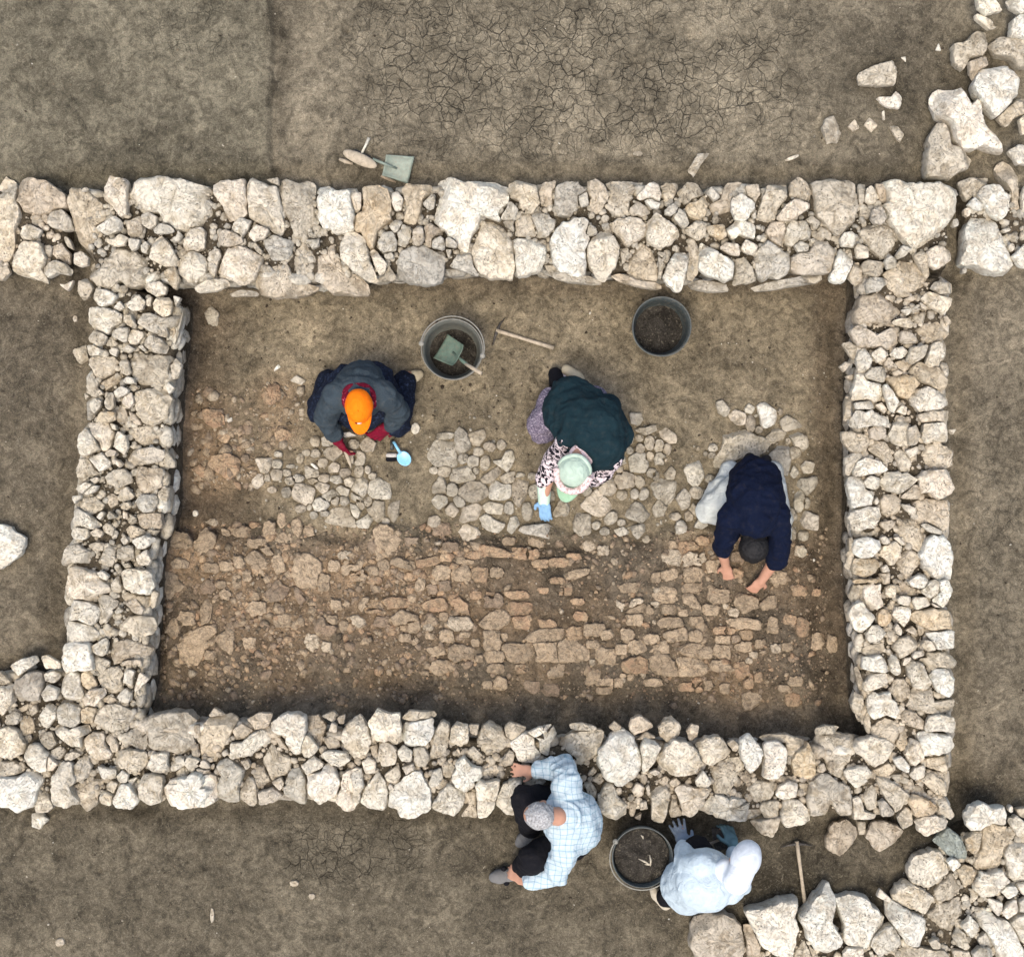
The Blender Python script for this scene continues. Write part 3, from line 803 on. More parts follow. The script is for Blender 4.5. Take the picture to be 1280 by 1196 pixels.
b 525 740 545 640 600 600 730 700 750 890 720 930 660 880 540 780
740 700 790 690 920 760 900 785 800 760
b 160 790 300 740 420 745 430 780 200 810
w 175 890 200 830 300 810 400 840 400 900 340 970 250 980 190 940
395 810 440 795 485 840 460 870 420 860
510 810 550 805 605 865 570 875
400 960 430 890 520 840 575 880 560 960 520 1030 480 1030 440 980
w 745 960 800 830 860 800 930 800 1000 930 1000 1140 880 1160 780 1060
b 550 1060 580 950 640 915 700 940 755 1000 690 1060 630 1165 570 1130
o 165 1050 200 990 350 985 400 1030 360 1100 280 1135 180 1110
b 95 1030 170 980 180 940 130 820 160 780 180 830 170 900 180 980 150 1090
410 1060 450 1035 480 1090 420 1100
b 385 1110 480 1100 475 1190 430 1195
o 175 1160 380 1150 400 1196 180 1196
R 1040 720 6.647 east
b 135 150 180 60 230 30 265 60 250 130 180 225
w 265 60 330 25 400 60 405 170 430 240 370 275 310 265 270 180
b 500 10 550 0 620 80 720 110 715 160 560 155 530 80
w 635 50 690 0 760 -15 800 40 760 100 680 100
485 125 90 100
545 190 580 165 650 170 640 250 560 230
740 130 820 40 880 30 900 130 820 180
w 890 50 960 20 1000 120 940 260 850 200 900 130
665 200 700 175 780 180 810 240 700 280
820 215 900 260 850 255
b 455 250 480 205 520 200 520 270 480 300
w 505 320 525 260 655 255 650 330 600 415 560 380
w 145 320 190 240 260 230 290 280 360 340 330 390 280 440 200 450 170 380
o 435 345 120 135
o 665 330 720 285 850 275 960 290 990 360 980 440 880 460 740 410 690 370
515 430 540 390 580 450 570 495 530 470
b 610 450 660 410 710 460 690 490
285 480 330 415 390 410 445 475 400 530 330 560 300 530
w 790 480 850 465 960 440 1010 460 1015 600 880 610 840 540
740 580 770 530 830 540 860 610 790 620
b 505 590 560 510 680 500 710 540 700 610 570 680 540 630
b 260 590 280 570 420 550 430 620 400 640 300 665 260 640
w 250 770 270 680 400 660 445 700 465 790 440 800 340 790
470 700 500 650 540 680 575 800 530 825 490 790
585 720 600 680 660 670 640 710 590 745
670 660 690 625 770 620 760 655 680 685
b 700 690 800 680 800 640 960 630 1030 710 990 760 870 760 830 785 780 730
630 750 680 720 750 720 790 820 825 890 800 935 690 930 650 850
w 820 830 870 765 950 770 1015 850 1010 960 980 1010 880 960
255 900 330 820 450 805 460 900 310 960 270 940
b 570 950 155 200
w 300 1030 350 960 400 985 490 965 520 1040 565 1110 520 1180 450 1150 350 1190 320 1150
b 635 1080 690 950 830 940 850 1050 1010 1020 1020 1130 830 1145 700 1110
b 180 760 210 740 250 860 250 960 220 930
160 1070 190 970 260 1000 260 1080 230 1160 180 1130
b 240 560 280 500 270 560 260 590
b 480 530 60 80
R 1060 880 5.818 east
b 390 90 420 45 490 60 550 120 540 180 460 160 400 140
570 180 600 90 680 80 770 100 790 160 770 210 680 190 590 200
w 520 220 600 210 740 235 770 300 740 350 560 375 540 300
b 150 190 190 160 270 100 390 150 360 240 330 280 260 270 200 240
b 110 110 140 30 160 150 170 200 140 220
b 360 250 390 190 420 190 430 300 390 345 350 290
415 360 460 250 520 280 555 390 490 450 440 410
w 330 400 390 380 450 450 435 500 360 460
b 570 400 660 380 740 380 720 530 670 480 580 460
450 510 480 460 560 440 555 530 480 550
b 530 550 610 505 700 560 720 670 640 650
b 465 635 510 605 620 680 610 700 540 670
o 440 700 480 665 580 690 650 760 610 800 500 815
b 640 690 700 670 770 800 740 830 670 790
505 860 560 820 640 810 740 855 700 900 570 960 520 920
R 1060 880 5.818 serub
g 640 1010 700 920 750 910 800 950 860 1060 860 1130 810 1120 750 1110
w 860 830 900 760 985 725 1050 760 1130 750 1165 820 1140 890 1060 870 990 890 960 920 910 920
o 855 980 920 930 980 930 960 1050 920 1090 870 1050
b 990 910 1060 870 1130 890 1180 990 1130 1070 1100 1150 1080 1210 1020 1230 910 1190 950 1090
1170 850 1230 810 1290 860 1340 920 1290 1000 1230 950
b 1220 760 1290 750 1300 830 1240 810
w 1180 760 30 50
1140 1060 1180 1000 1240 990 1330 1060 1320 1250 1240 1300 1170 1240
R 1060 1020 5.818 serub
450 390 500 310 620 255 670 260 740 400 710 460 570 520 460 480
w 720 330 770 295 820 350 765 400
b 635 540 690 450 760 410 820 520 720 620 640 610
o 795 390 850 360 900 370 940 400 860 535
340 590 370 520 440 480 540 530 620 600 630 650 560 710 470 670 350 630
w 930 480 980 410 1040 385 1120 410 1175 480 1100 530 1050 580 990 590 940 540
w 1115 550 1150 510 1220 510 1240 550 1170 600
1230 500 1300 480 1320 560 1270 570
w 1010 590 1120 630 1110 740 1060 690
w 1125 700 1170 630 1230 605 1230 690 1160 750
1245 620 1290 590 1330 640 1290 700 1250 690
b 580 720 620 640 700 620 790 590 880 600 850 690 800 740 760 800 750 890 670 800
w 285 730 300 635 340 630 440 690 550 750 555 810 515 960 440 940 370 840
210 580 235 530 315 600 300 625
w 0 590 60 585 150 620 270 750 240 830 180 880 160 960 50 940 0 930 -50 880 -110 760 -80 620 -30 600
160 930 200 850 320 795 385 900 380 940 290 990 240 1030
b 300 1000 450 960 700 970 760 1080 600 1140 380 1130
w 825 800 890 730 965 810 900 880
765 880 800 810 850 860 885 950 860 980 800 940
w 930 740 990 670 1040 690 1080 740 1180 780 1230 860 1275 980 1270 1080 1120 1080 1060 920
1190 780 1230 730 1300 710 1360 760 1340 930 1280 930
940 890 1000 840 1030 920 970 950
910 1000 960 950 1050 970 1040 1060 930 1060
765 970 880 980 890 1060 780 1070
590 910 640 890 690 950 620 965
w 0 960 110 960 110 1020 70 1060 -30 1060 -30 1000
R 850 1040 5.818 serub
85 730 110 650 200 610 320 610 400 650 480 760 480 870 400 970 150 970 90 830
b 460 690 520 700 580 830 570 960 500 960 480 800
w 490 590 620 560 720 515 860 510 860 560 840 620 860 720 820 910 800 960 740 900 600 830 570 760 540 690
w 885 630 1000 480 1090 390 1120 450 1190 680 1180 800 1090 890 1010 880 940 800
b 835 860 900 780 950 890 930 960 840 950
b 930 810 990 870 960 910
R 1020 0 4.923 nescatter
b 250 460 350 410 470 375 495 430 490 520 390 530 270 520
w 360 600 460 600 490 565 530 600 510 670 430 660
b 35 790 60 730 110 710 155 830 130 870 70 885
b 195 780 240 735 265 790 230 810
b 295 770 330 725 380 775 340 815
b 440 760 500 780 545 830 515 875 480 830
w 520 355 550 350 555 385
w 735 310 755 265 770 315
405 690 420 680 425 740 410 740
R 1020 0 4.923 nerub
w 990 -20 1090 -20 1140 60 1050 90 1000 40
w 1180 0 1300 -10 1330 60 1260 85 1200 50
980 85 1060 120 1115 165 1060 180 985 115
w 1205 130 1260 90 1330 110 1330 240 1200 225
b 855 265 920 260 990 190 1060 195 1050 290 1020 350 930 380 915 425 860 370
b 940 370 1010 350 1050 350 1060 400 1000 430 975 500 950 450
b 1080 270 1140 230 1260 235 1330 260 1330 400 1250 410 1210 350 1110 330
w 985 500 1040 415 1180 415 1250 480 1250 570 1190 640 1130 715 1070 650 1000 570
w 735 600 790 535 900 550 930 600 960 650 1010 590 1020 700 1060 780 1130 850 1160 920 1030 880 930 900 870 830 850 740 780 700
b 1120 720 1200 650 1230 620 1290 600 1300 700 1220 720 1180 780
1250 740 1300 690 1330 800 1270 830
1190 930 1250 890 1310 900 1310 1010 1240 1005
R 1020 0 4.923 nerub
b 690 1010 705 870 760 770 810 775 830 890 900 915 980 965 930 1030 830 1085 700 1070
R 300 520 5.333 cobw
l 100 285 205 285 210 310 180 380 140 370
l 80 430 120 385 160 400 150 450 110 480 85 460
l 350 520 370 460 440 460 485 490 480 560 440 600 400 570 360 550
l 485 590 510 550 560 550 585 590 560 630 500 630
b 430 330 520 370 520 400 440 415
b 555 240 620 195 680 240 620 295 570 275
b 545 150 590 125 620 170 620 200 550 195
l 580 350 620 310 660 330 650 370 590 375
550 310 60 60
335 335 60 25
245 320 65 60
240 390 75 70
400 285 45 65
385 415 70 48
250 255 50 40
440 245 60 40
500 250 60 50
485 435 60 35
w 495 335 60 18 40
l 495 450 530 440 590 460 580 500 550 515 510 480
l 600 400 660 400 680 440 640 450 600 430
560 415 70 55
l 695 430 720 405 765 420 740 475 705 460
l 640 490 670 465 720 490 715 530 680 530
l 745 480 780 420 840 420 850 480 820 540 760 520
l 855 500 870 450 920 420 990 460 1000 540 940 545 880 535
b 580 705 610 630 720 600 760 700 760 735 640 720
600 530 100 60 -20
635 565 55 60
690 565 60 60
l 735 590 770 600 800 640 780 680 745 660
l 770 545 110 40 30
800 585 45 80 -20
855 570 55 65
b 850 620 900 570 950 580 950 660 920 700 870 670
b 985 640 1010 560 1060 555 1050 670 1020 705
l 770 710 820 680 850 655 880 690 850 745 790 740
790 370 60 75
l 850 360 40 50
880 400 50 45 -30
755 190 75 60
b 800 190 850 140 900 180 880 230 820 230
790 280 75 95
750 270 50 90
700 380 70 60
640 120 50 30
330 430 60 50
310 380 50 50
400 620 70 50
460 605 35 45
490 660 50 50
970 700 50 45
560 650 60 40
210 490 60 40
310 510 60 60
500 170 60 60
180 410 40 50
470 390 40 40
R 520 500 5.333 cobm
b 90 360 130 280 180 275 210 290 250 290 265 420 240 440 140 430 95 390
l 115 470 55 45
190 240 125 45 -5
b 260 230 290 190 340 230 360 310 310 350 270 340
b 340 230 450 200 455 250 420 300 380 290
490 310 80 60 20
570 300 60 60
415 345 60 60
310 390 60 65
380 410 75 75
l 500 390 570 400 600 350 640 340 650 400 610 470 550 430
460 420 60 90
b 230 530 260 450 340 440 385 490 380 530 270 550
190 475 80 70
b 110 580 160 510 190 530 200 610 160 630 115 615
240 600 70 85
b 435 520 540 450 560 490 500 550 450 555
b 560 520 600 490 670 480 650 540 600 560 560 550
b 290 600 350 550 450 560 475 620 420 670 340 670 295 640
l 490 600 520 545 620 570 630 640 560 665 500 650
b 640 580 670 530 745 540 730 650 690 710 650 660
l 110 670 140 635 200 650 200 690 150 725 120 700
290 680 80 60 40
b 200 730 240 685 280 740 250 780 210 760
l 280 790 320 720 400 690 435 720 400 790 320 810
l 450 710 490 680 580 700 560 760 480 750
l 420 800 470 765 520 800 590 830 540 880 490 870 430 830
l 290 880 330 830 400 860 430 900 370 955 320 930
l 610 860 630 790 670 780 685 830 640 890
g 695 860 740 840 870 830 920 870 890 920 800 900 720 885
b 915 760 960 670 1010 670 1000 760 940 770
780 510 60 45
790 610 70 90
740 740 70 110
560 600 30 60
620 720 60 80
900 640 50 70
120 810 80 70
400 470 40 50
680 500 80 30
R 700 490 5.333 cobe
l 465 145 540 145 550 190 520 220 480 205
b 490 245 560 240 630 220 640 255 580 285
l 665 270 710 245 775 290 770 330 730 340 690 310
530 305 50 50
535 375 55 60
600 340 60 80
l 660 360 60 75
715 380 50 70
465 390 45 50
465 300 60 90
l 465 440 500 410 570 410 585 480 580 525 480 525
l 630 440 660 400 705 430 690 480 640 475
610 540 60 55
405 455 60 60
400 520 40 55
435 590 120 100
530 600 60 80 -30
b 700 550 740 500 770 530 760 580 720 580
b 615 620 680 590 770 600 765 690 710 750 640 690
560 680 55 80 20
500 680 50 60
320 630 110 110
415 685 60 60
180 660 60 60
l 150 760 190 700 250 660 300 710 345 770 280 830 200 800
b 425 800 510 740 570 760 595 820 540 870 470 840
b 95 870 120 815 200 830 200 930 150 960 100 920
b 620 780 660 720 710 770 690 820 640 830
g 780 710 830 650 870 690 860 760 820 780
340 840 70 90 30
l 240 890 55 50
l 360 925 420 900 470 940 400 960
b 480 900 560 880 565 930 520 975 490 940
575 980 45 45
410 870 50 45
300 930 60 50
l 835 510 890 470 950 470 960 560 910 630 860 590
g 910 670 90 80
b 860 780 890 740 930 790 910 830
860 830 55 60
g 810 900 70 90
770 830 70 50
250 600 60 60
400 620 50 40
640 560 40 60
30 770 60 100
700 450 30 30
600 430 50 60
R 850 480 5.437 cobe
l 250 130 290 115 340 170 310 220 270 190
l 335 210 380 180 440 200 450 260 400 275 350 240
l 445 165 470 135 510 160 490 200 450 190
480 270 60 100
540 310 50 45
w 530 150 580 135 670 200 640 260 590 290 560 275 550 210
b 690 250 730 220 790 250 840 285 760 310 710 320
b 590 370 650 300 720 330 700 380 620 390
l 755 350 790 325 860 360 870 410 840 450 790 420
785 465 75 80
l 750 610 775 555 810 600 780 640
l 830 560 860 530 915 540 900 600 850 605
b 805 680 830 650 925 635 935 680 870 750
l 780 800 800 730 840 740 850 810 820 870 785 850
g 820 920 860 870 940 900 935 985 860 980
760 890 75 75
840 1030 70 65
l 830 1140 60 65
865 810 40 70
l 225 435 60 50
220 485 50 40
175 475 25 30
125 440 25 25
205 645 60 50
l 250 515 310 430 330 340 380 300 430 320 510 365 560 370 655 415 600 480 540 495 480 480 390 500 350 540 300 590 265 580
g 600 510 680 425 740 430 750 520 730 620 680 580 660 540
680 190 35 40
735 390 35 45
760 1010 50 110 -20
l 105 970 140 900 190 960 150 980
R 180 450 4.983 loose
k 360 310 430 305 500 350 490 400 440 430 380 390
k 450 480 490 450 540 470 520 520 480 510
k 400 660 420 600 520 580 590 620 590 700 530 750 490 720 450 690
k 290 680 350 650 400 680 420 750 360 730
k 730 220 780 160 840 160 850 230 800 280 750 270
k 810 430 860 420 920 460 890 510 820 500
b 910 130 950 95 1010 130 980 155
w 515 375 545 355 550 380 525 390
w 320 955 35 40
w 805 65 835 25 850 45 815 70
R 180 640 4.571 brick
110 160 150 105 240 130 280 190 250 250 190 240 140 220
280 190 350 90 410 160 370 230 320 245
150 290 190 260 250 290 240 320 170 320
440 90 490 110 495 150 450 130
505 120 560 80 610 100 590 150 540 150
l 350 60 390 35 430 60 400 80
770 10 800 10 815 80 790 110 760 60
840 60 880 30 905 90 880 140 850 110
940 110 55 55
750 150 790 110 840 150 840 172 760 175
715 110 60 90
640 180 110 50
650 200 690 175 740 240 700 245
570 270 630 225 710 260 690 310 640 330 600 300
770 300 60 95 -15
850 330 870 270 920 240 1000 290 1000 370 950 460 900 440 860 390
75 390 110 350 180 370 220 430 170 505 130 480 110 420
b 320 430 360 385 410 430 380 465 330 460
440 415 50 40
500 370 550 360 555 430 510 430
585 360 45 60
465 470 60 45 30
b 690 470 750 400 820 440 790 500 730 510
b 860 430 920 500 890 530 870 500
1025 400 60 90
600 500 620 450 660 470 655 500
580 550 620 510 690 520 690 580 620 590
320 560 340 510 385 520 380 610 330 640
240 610 90 70
170 660 70 90 30
190 740 260 690 400 650 420 700 340 740 330 830 260 880 210 880 205 800
410 710 460 690 490 620 510 720 500 800 430 770
375 820 60 45
b 960 640 1010 600 1090 660 1060 710 990 690
l 915 740 930 700 990 705 1000 800 940 790
l 1180 600 1220 590 1265 625 1230 660 1195 640
l 1040 770 50 50
1070 620 60 50
1140 650 50 50
1095 530 55 50
1180 330 100 60
1240 360 80 60
1170 250 60 40
1080 310 60 60
1260 530 60 70
790 620 90 70
540 290 60 60
470 310 80 50
380 320 90 50
600 750 60 60
R 420 650 5.333 brick
265 60 320 40 380 70 430 150 400 240 330 240 270 230
k 60 340 80 320 200 340 170 400 110 405
235 340 90 60
k 250 400 90 50
315 300 70 60
440 290 150 50 15
k 610 280 150 50 -10
k 740 250 90 50
k 900 200 940 170 1050 180 1160 215 1160 250 1000 240 880 280 860 250
850 270 150 40
k 500 380 80 50
705 350 110 90
770 320 870 300 895 350 890 400 830 405 770 380
k 960 360 110 90
1070 350 80 60
560 430 60 80
b 640 460 80 60
b 720 440 80 60
k 240 565 140 60
k 400 550 160 60
k 575 570 600 545 700 520 745 570 700 610 580 600
k 770 540 820 520 870 560 880 625 800 610
k 230 605 120 30
370 660 430 600 525 640 530 670 400 700
520 710 80 80
b 300 680 90 60
715 640 60 50
640 680 80 50
l 755 660 810 650 870 650 910 690 890 730 790 735 755 700
970 680 1030 620 1090 595 1150 640 1130 700 1060 730 970 710
b 1050 540 120 80
k 1030 500 60 40
k 930 500 70 50
455 785 75 50
735 775 90 80
625 775 60 40
860 765 70 35
610 860 680 840 740 840 740 890 640 910
760 850 800 830 930 860 920 930 840 920 800 945 765 910
955 925 45 45
930 820 50 50
1040 800 110 130
1120 780 45 45
1060 915 110 80
620 990 660 940 745 940 750 1000 680 1040
590 1020 50 30
1060 990 110 60
1095 1090 80 80
1010 1100 60 50
k 1220 590 150 90
k 1210 500 150 50
k 1240 680 110 80
1100 850 1180 830 1280 830 1330 880 1300 940 1170 945
1235 990 80 50
500 300 60 50
b 700 60 110 80
b 760 180 100 60
b 500 140 90 40
1150 140 80 50
k 1230 220 110 70
l 60 235 90 50
R 640 660 5.333 brick
160 100 110 50 15
k 50 165 90 60
k 140 175 90 60
k 190 240 100 50
k 310 230 120 60
k 410 190 100 40
340 310 420 280 510 270 520 300 420 340 350 335
k 205 415 70 40
k 300 350 90 40
k 375 420 50 50
k 440 490 80 40
l 515 120 80 60
l 610 150 70 60
k 460 590 85 55
k 230 640 120 50
100 740 160 690 240 670 350 680 340 740 150 760
k 420 700 100 80
155 770 300 765 300 890 170 890
305 790 370 750 430 760 500 820 500 880 310 890
545 820 600 805 680 810 700 905 590 905 555 860
550 680 120 70
640 710 80 60
540 775 80 50
l 535 895 35 35
240 970 300 910 355 910 340 990 250 1000
490 980 540 940 610 960 560 1040 480 1040
620 1030 120 50
710 1030 60 60
620 1080 100 50
k 60 940 70 50
60 840 110 110
b 130 1060 90 80
b 260 1080 100 80
b 220 800 30 30
l 695 480 750 510 740 550 700 520
l 780 530 800 480 850 465 875 490 830 520
755 570 840 510 890 510 890 560 800 570
945 440 1010 390 1080 410 1095 490 1030 505 960 470
780 400 110 60
820 610 100 70
920 540 50 60
l 950 510 50 40
1050 540 90 60
1075 110 60 50
l 1010 180 1070 140 1130 180 1120 245 1050 240 1015 210
l 1150 200 1180 160 1280 190 1260 240 1150 250
960 330 60 60
1000 290 1100 270 1110 320 1040 350 1000 330
1215 310 110 90
1200 400 120 60
1140 450 1200 440 1250 500 1260 550 1190 520 1150 500
1140 565 60 45
1060 630 150 60
1230 620 90 60
1005 710 1060 690 1150 665 1165 750 1050 755
1180 700 1240 680 1270 700 1260 755 1185 755
770 710 80 70
830 790 110 80
930 740 100 60
730 810 70 60
925 830 960 770 1030 755 1045 830 980 835
k 735 890 850 865 915 890 915 965 735 965
920 880 980 845 1040 850 1100 930 1090 980 925 970
1130 800 1200 770 1290 770 1330 860 1250 870 1130 830
1110 900 1150 865 1290 880 1290 980 1110 980
790 995 40 40
740 980 35 30
940 1030 110 50
k 1170 1060 100 50
k 1250 1050 60 80
R 840 660 4.983 brick
l 130 190 200 150 210 210 150 230
255 240 80 70
k 410 280 70 60
k 100 110 120 50
k 190 80 80 50
b 415 180 80 60
k 300 70 70 60
610 320 640 260 710 280 710 340 640 350
225 440 240 380 350 390 350 450 270 475
k 800 390 90 60
390 460 420 410 520 430 530 490 440 530
545 480 600 430 650 420 650 490 580 510
245 510 90 60
l 385 525 60 50
350 590 400 560 540 570 550 630 430 625 360 620
k 310 640 80 50
320 695 90 60
k 465 665 80 60
630 610 60 100
k 740 570 80 50
k 815 620 70 110
l 650 750 60 50
720 740 60 50
895 705 100 90
1000 720 60 100
55 750 90 730 230 740 250 770 240 810 130 800 60 790
45 810 200 830 210 860 205 920 50 915
310 770 100 90
k 360 640 60 50
l 510 790 50 40
l 480 825 40 35
300 860 110 60
k 90 990 80 40
k 160 960 60 70
215 980 70 60
k 440 890 80 110 -20
k 480 960 60 80
500 1080 100 100
330 1000 60 60
770 955 80 60
k 755 1070 80 70
700 1000 60 40
k 540 930 50 60
450 740 90 60
550 720 60 50
b 400 690 60 50
k 900 400 50 40
l 800 140 60 60
R 0 340 2.392 loose
w -60 760 0 755 40 770 75 800 60 850 0 885 -60 880
b 215 235 255 220 265 260 240 275
225 140 15 20
b 70 1170 90 1150 110 1180 90 1205
R 200 350 2.909 loose
b 160 120 185 95 215 120 205 165 175 160
410 325 435 305 440 318 418 335
R 370 430 7.035 loose
1050 740 75 100
R 500 0 2 loose
720 425 745 385 775 383 750 415 735 445
b 595 385 25 12
980 395 40 8 -20
R 0 1010 2 loose
w 80 15 105 10 120 30 100 50 80 45
b 150 335 24 20
b 735 188 22 16
b 780 220 16 14
b 530 268 10 36
"""
# ---------------------------------------------------------------- the site: ground heights
ROOM = [(165, 300), (1122, 290), (1128, 640), (1130, 965), (640, 960), (150, 950), (140, 700), (160, 500)]
WALLS = {
 'north': [(96, 240), (640, 238), (1190, 240), (1185, 335), (1065, 325), (850, 343), (640, 332), (400, 350), (240, 350), (118, 348)],
 'west': [(118, 345), (222, 378), (212, 500), (205, 640), (190, 700), (178, 860), (175, 900), (84, 900), (90, 700), (106, 560), (120, 440)],
 'east': [(1078, 340), (1180, 345), (1178, 560), (1184, 700), (1186, 900), (1182, 1012), (1100, 1000), (1080, 890), (1070, 700), (1072, 500)],
 'south': [(168, 905), (640, 925), (880, 935), (1090, 935), (1182, 930), (1182, 1020), (960, 1015), (640, 1000), (300, 992), (168, 998)],
 'swstub': [(-50, 850), (80, 842), (172, 860), (180, 992), (60, 996), (-50, 996)],
 'nstub': [(-50, 235), (80, 240), (82, 330), (40, 335), (-50, 335)],
 'nerub': [(1205, 235), (1330, 235), (1330, 325), (1210, 325)],
 'serub': [(880, 1165), (1110, 1150), (1150, 1070), (1215, 1030), (1340, 1025), (1340, 1260), (880, 1260)],
}
ZT = .42; ZE = .20
def gz(x, y):
    """ground height in metres at world x, y"""
    px, py = PX(x, y, .1)
    d = polysd(px, py, ROOM)
    out = ZE + .02*fbm(x*.9, y*.9, 0*x, 3, 5)
    # the sunken strip and the balk edge north of the wall, shallow foundation trenches along the faces
    out = out + .03*(1-sstep(337+3*noise3(py/22, 0*py, 0*py, 41), 346+3*noise3(py/22, 0*py, 0*py, 41), px))*(1-sstep(215, 240, py))
    for k in ('north', 'west', 'east', 'south', 'swstub'):
        dd = polysd(px, py, WALLS[k]); out = out - .045*(1-sstep(6, 34, -dd))
    out = out - .05*np.exp(-(((px-1165)/45)**2 + ((py-150)/110)**2))
    for (x0, y0, x1, y1) in ((258, 1040, 256, 1080), (256, 1080, 268, 1100), (290, 1095, 300, 1115), (300, 1115, 328, 1152)):
        tt = np.clip(((px-x0)*(x1-x0)+(py-y0)*(y1-y0))/((x1-x0)**2+(y1-y0)**2), 0, 1); out = out + .014*np.exp(-((px-x0-tt*(x1-x0))**2+(py-y0-tt*(y1-y0))**2)/14)
    for (x0, y0, rr) in ((426, 1164, 6), (277, 1076, 8), (170, 1073, 6), (80, 1062, 9), (355, 1135, 7), (130, 1085, 4), (860, 52, 9), (812, 42, 8), (790, 88, 12), (437, 46, 5)):
        out = out - .03*np.exp(-((px-x0)**2+(py-y0)**2)/rr**2)
    out = out - .06*np.exp(-(((px-1215)/60)**2 + ((py-990)/28)**2))
    inn = .012*fbm(x*1.3, y*1.3, 0*x, 3, 9)
    inn = inn - .07*np.exp(-((np.maximum(0, np.abs(px-262)-45)/28)**2 + (np.maximum(0, np.abs(py-645)-14)/22)**2))
    inn = inn - .04*(1-sstep(232, 300, px))*sstep(360, 400, py)
    inn = inn - .035*np.exp(-((np.maximum(0, np.abs(px-700)-35)/25)**2 + ((py-684)/10)**2))
    edge = 668 + 14*noise3(px/40, 0*px, 0*px, 3)
    pl = sstep(edge-7, edge+9, py)*(1-sstep(835, 880, py + 14*noise3(px/50, py/50, 0*px, 8)))*(1-sstep(1008, 1028, px))*sstep(196, 206, px)
    inn = inn + .05*pl
    for (cx, cy, rx, ry) in ((405, 600, 105, 62), (592, 595, 70, 70), (770, 590, 95, 85), (945, 590, 100, 100)):
        q = np.hypot((px-cx)/rx, (py-cy)/ry); inn = inn + .022*(1-sstep(.8, 1.15, q))
    for (cx, cy, rr) in ((275, 585, 30), (255, 520, 22), (345, 497, 22), (290, 600, 20)):
        inn = inn + (.03+.02*fbm(x*15, y*15, 0*x, 3, 71))*np.exp(-((px-cx)**2+(py-cy)**2)/rr**2)
    inn = inn - .03*sstep(1020, 1050, px)
    for k in ('north', 'west', 'east', 'south'):
        dd = polysd(px, py, WALLS[k]); inn = inn - .02*(1-sstep(8, 40, -dd))
    dd = polysd(px, py, WALLS['south']); inn = inn + .11*(1-sstep(2, 62, -dd)) + .012*(1-sstep(0, 90, -dd))*noise3(px/18, py/18, 0*px, 12)
    for k in ('west', 'east', 'north'):
        dd = polysd(px, py, WALLS[k]); inn = inn + .045*(1-sstep(2, 30, -dd))
    m = sstep(-12, 12, d)
    z = out*(1-m) + inn*m
    z = z + .016*pl*m*fbm(x*13, y*13, 0*x, 4, 29) + .009*fbm(x*7, y*7, 0*x, 4, 21) + (.0035+.0035*m)*fbm(x*24, y*24, 0*x, 3, 22)
    return z
def gz1(x, y): return float(gz(np.array([x]), np.array([y]))[0])
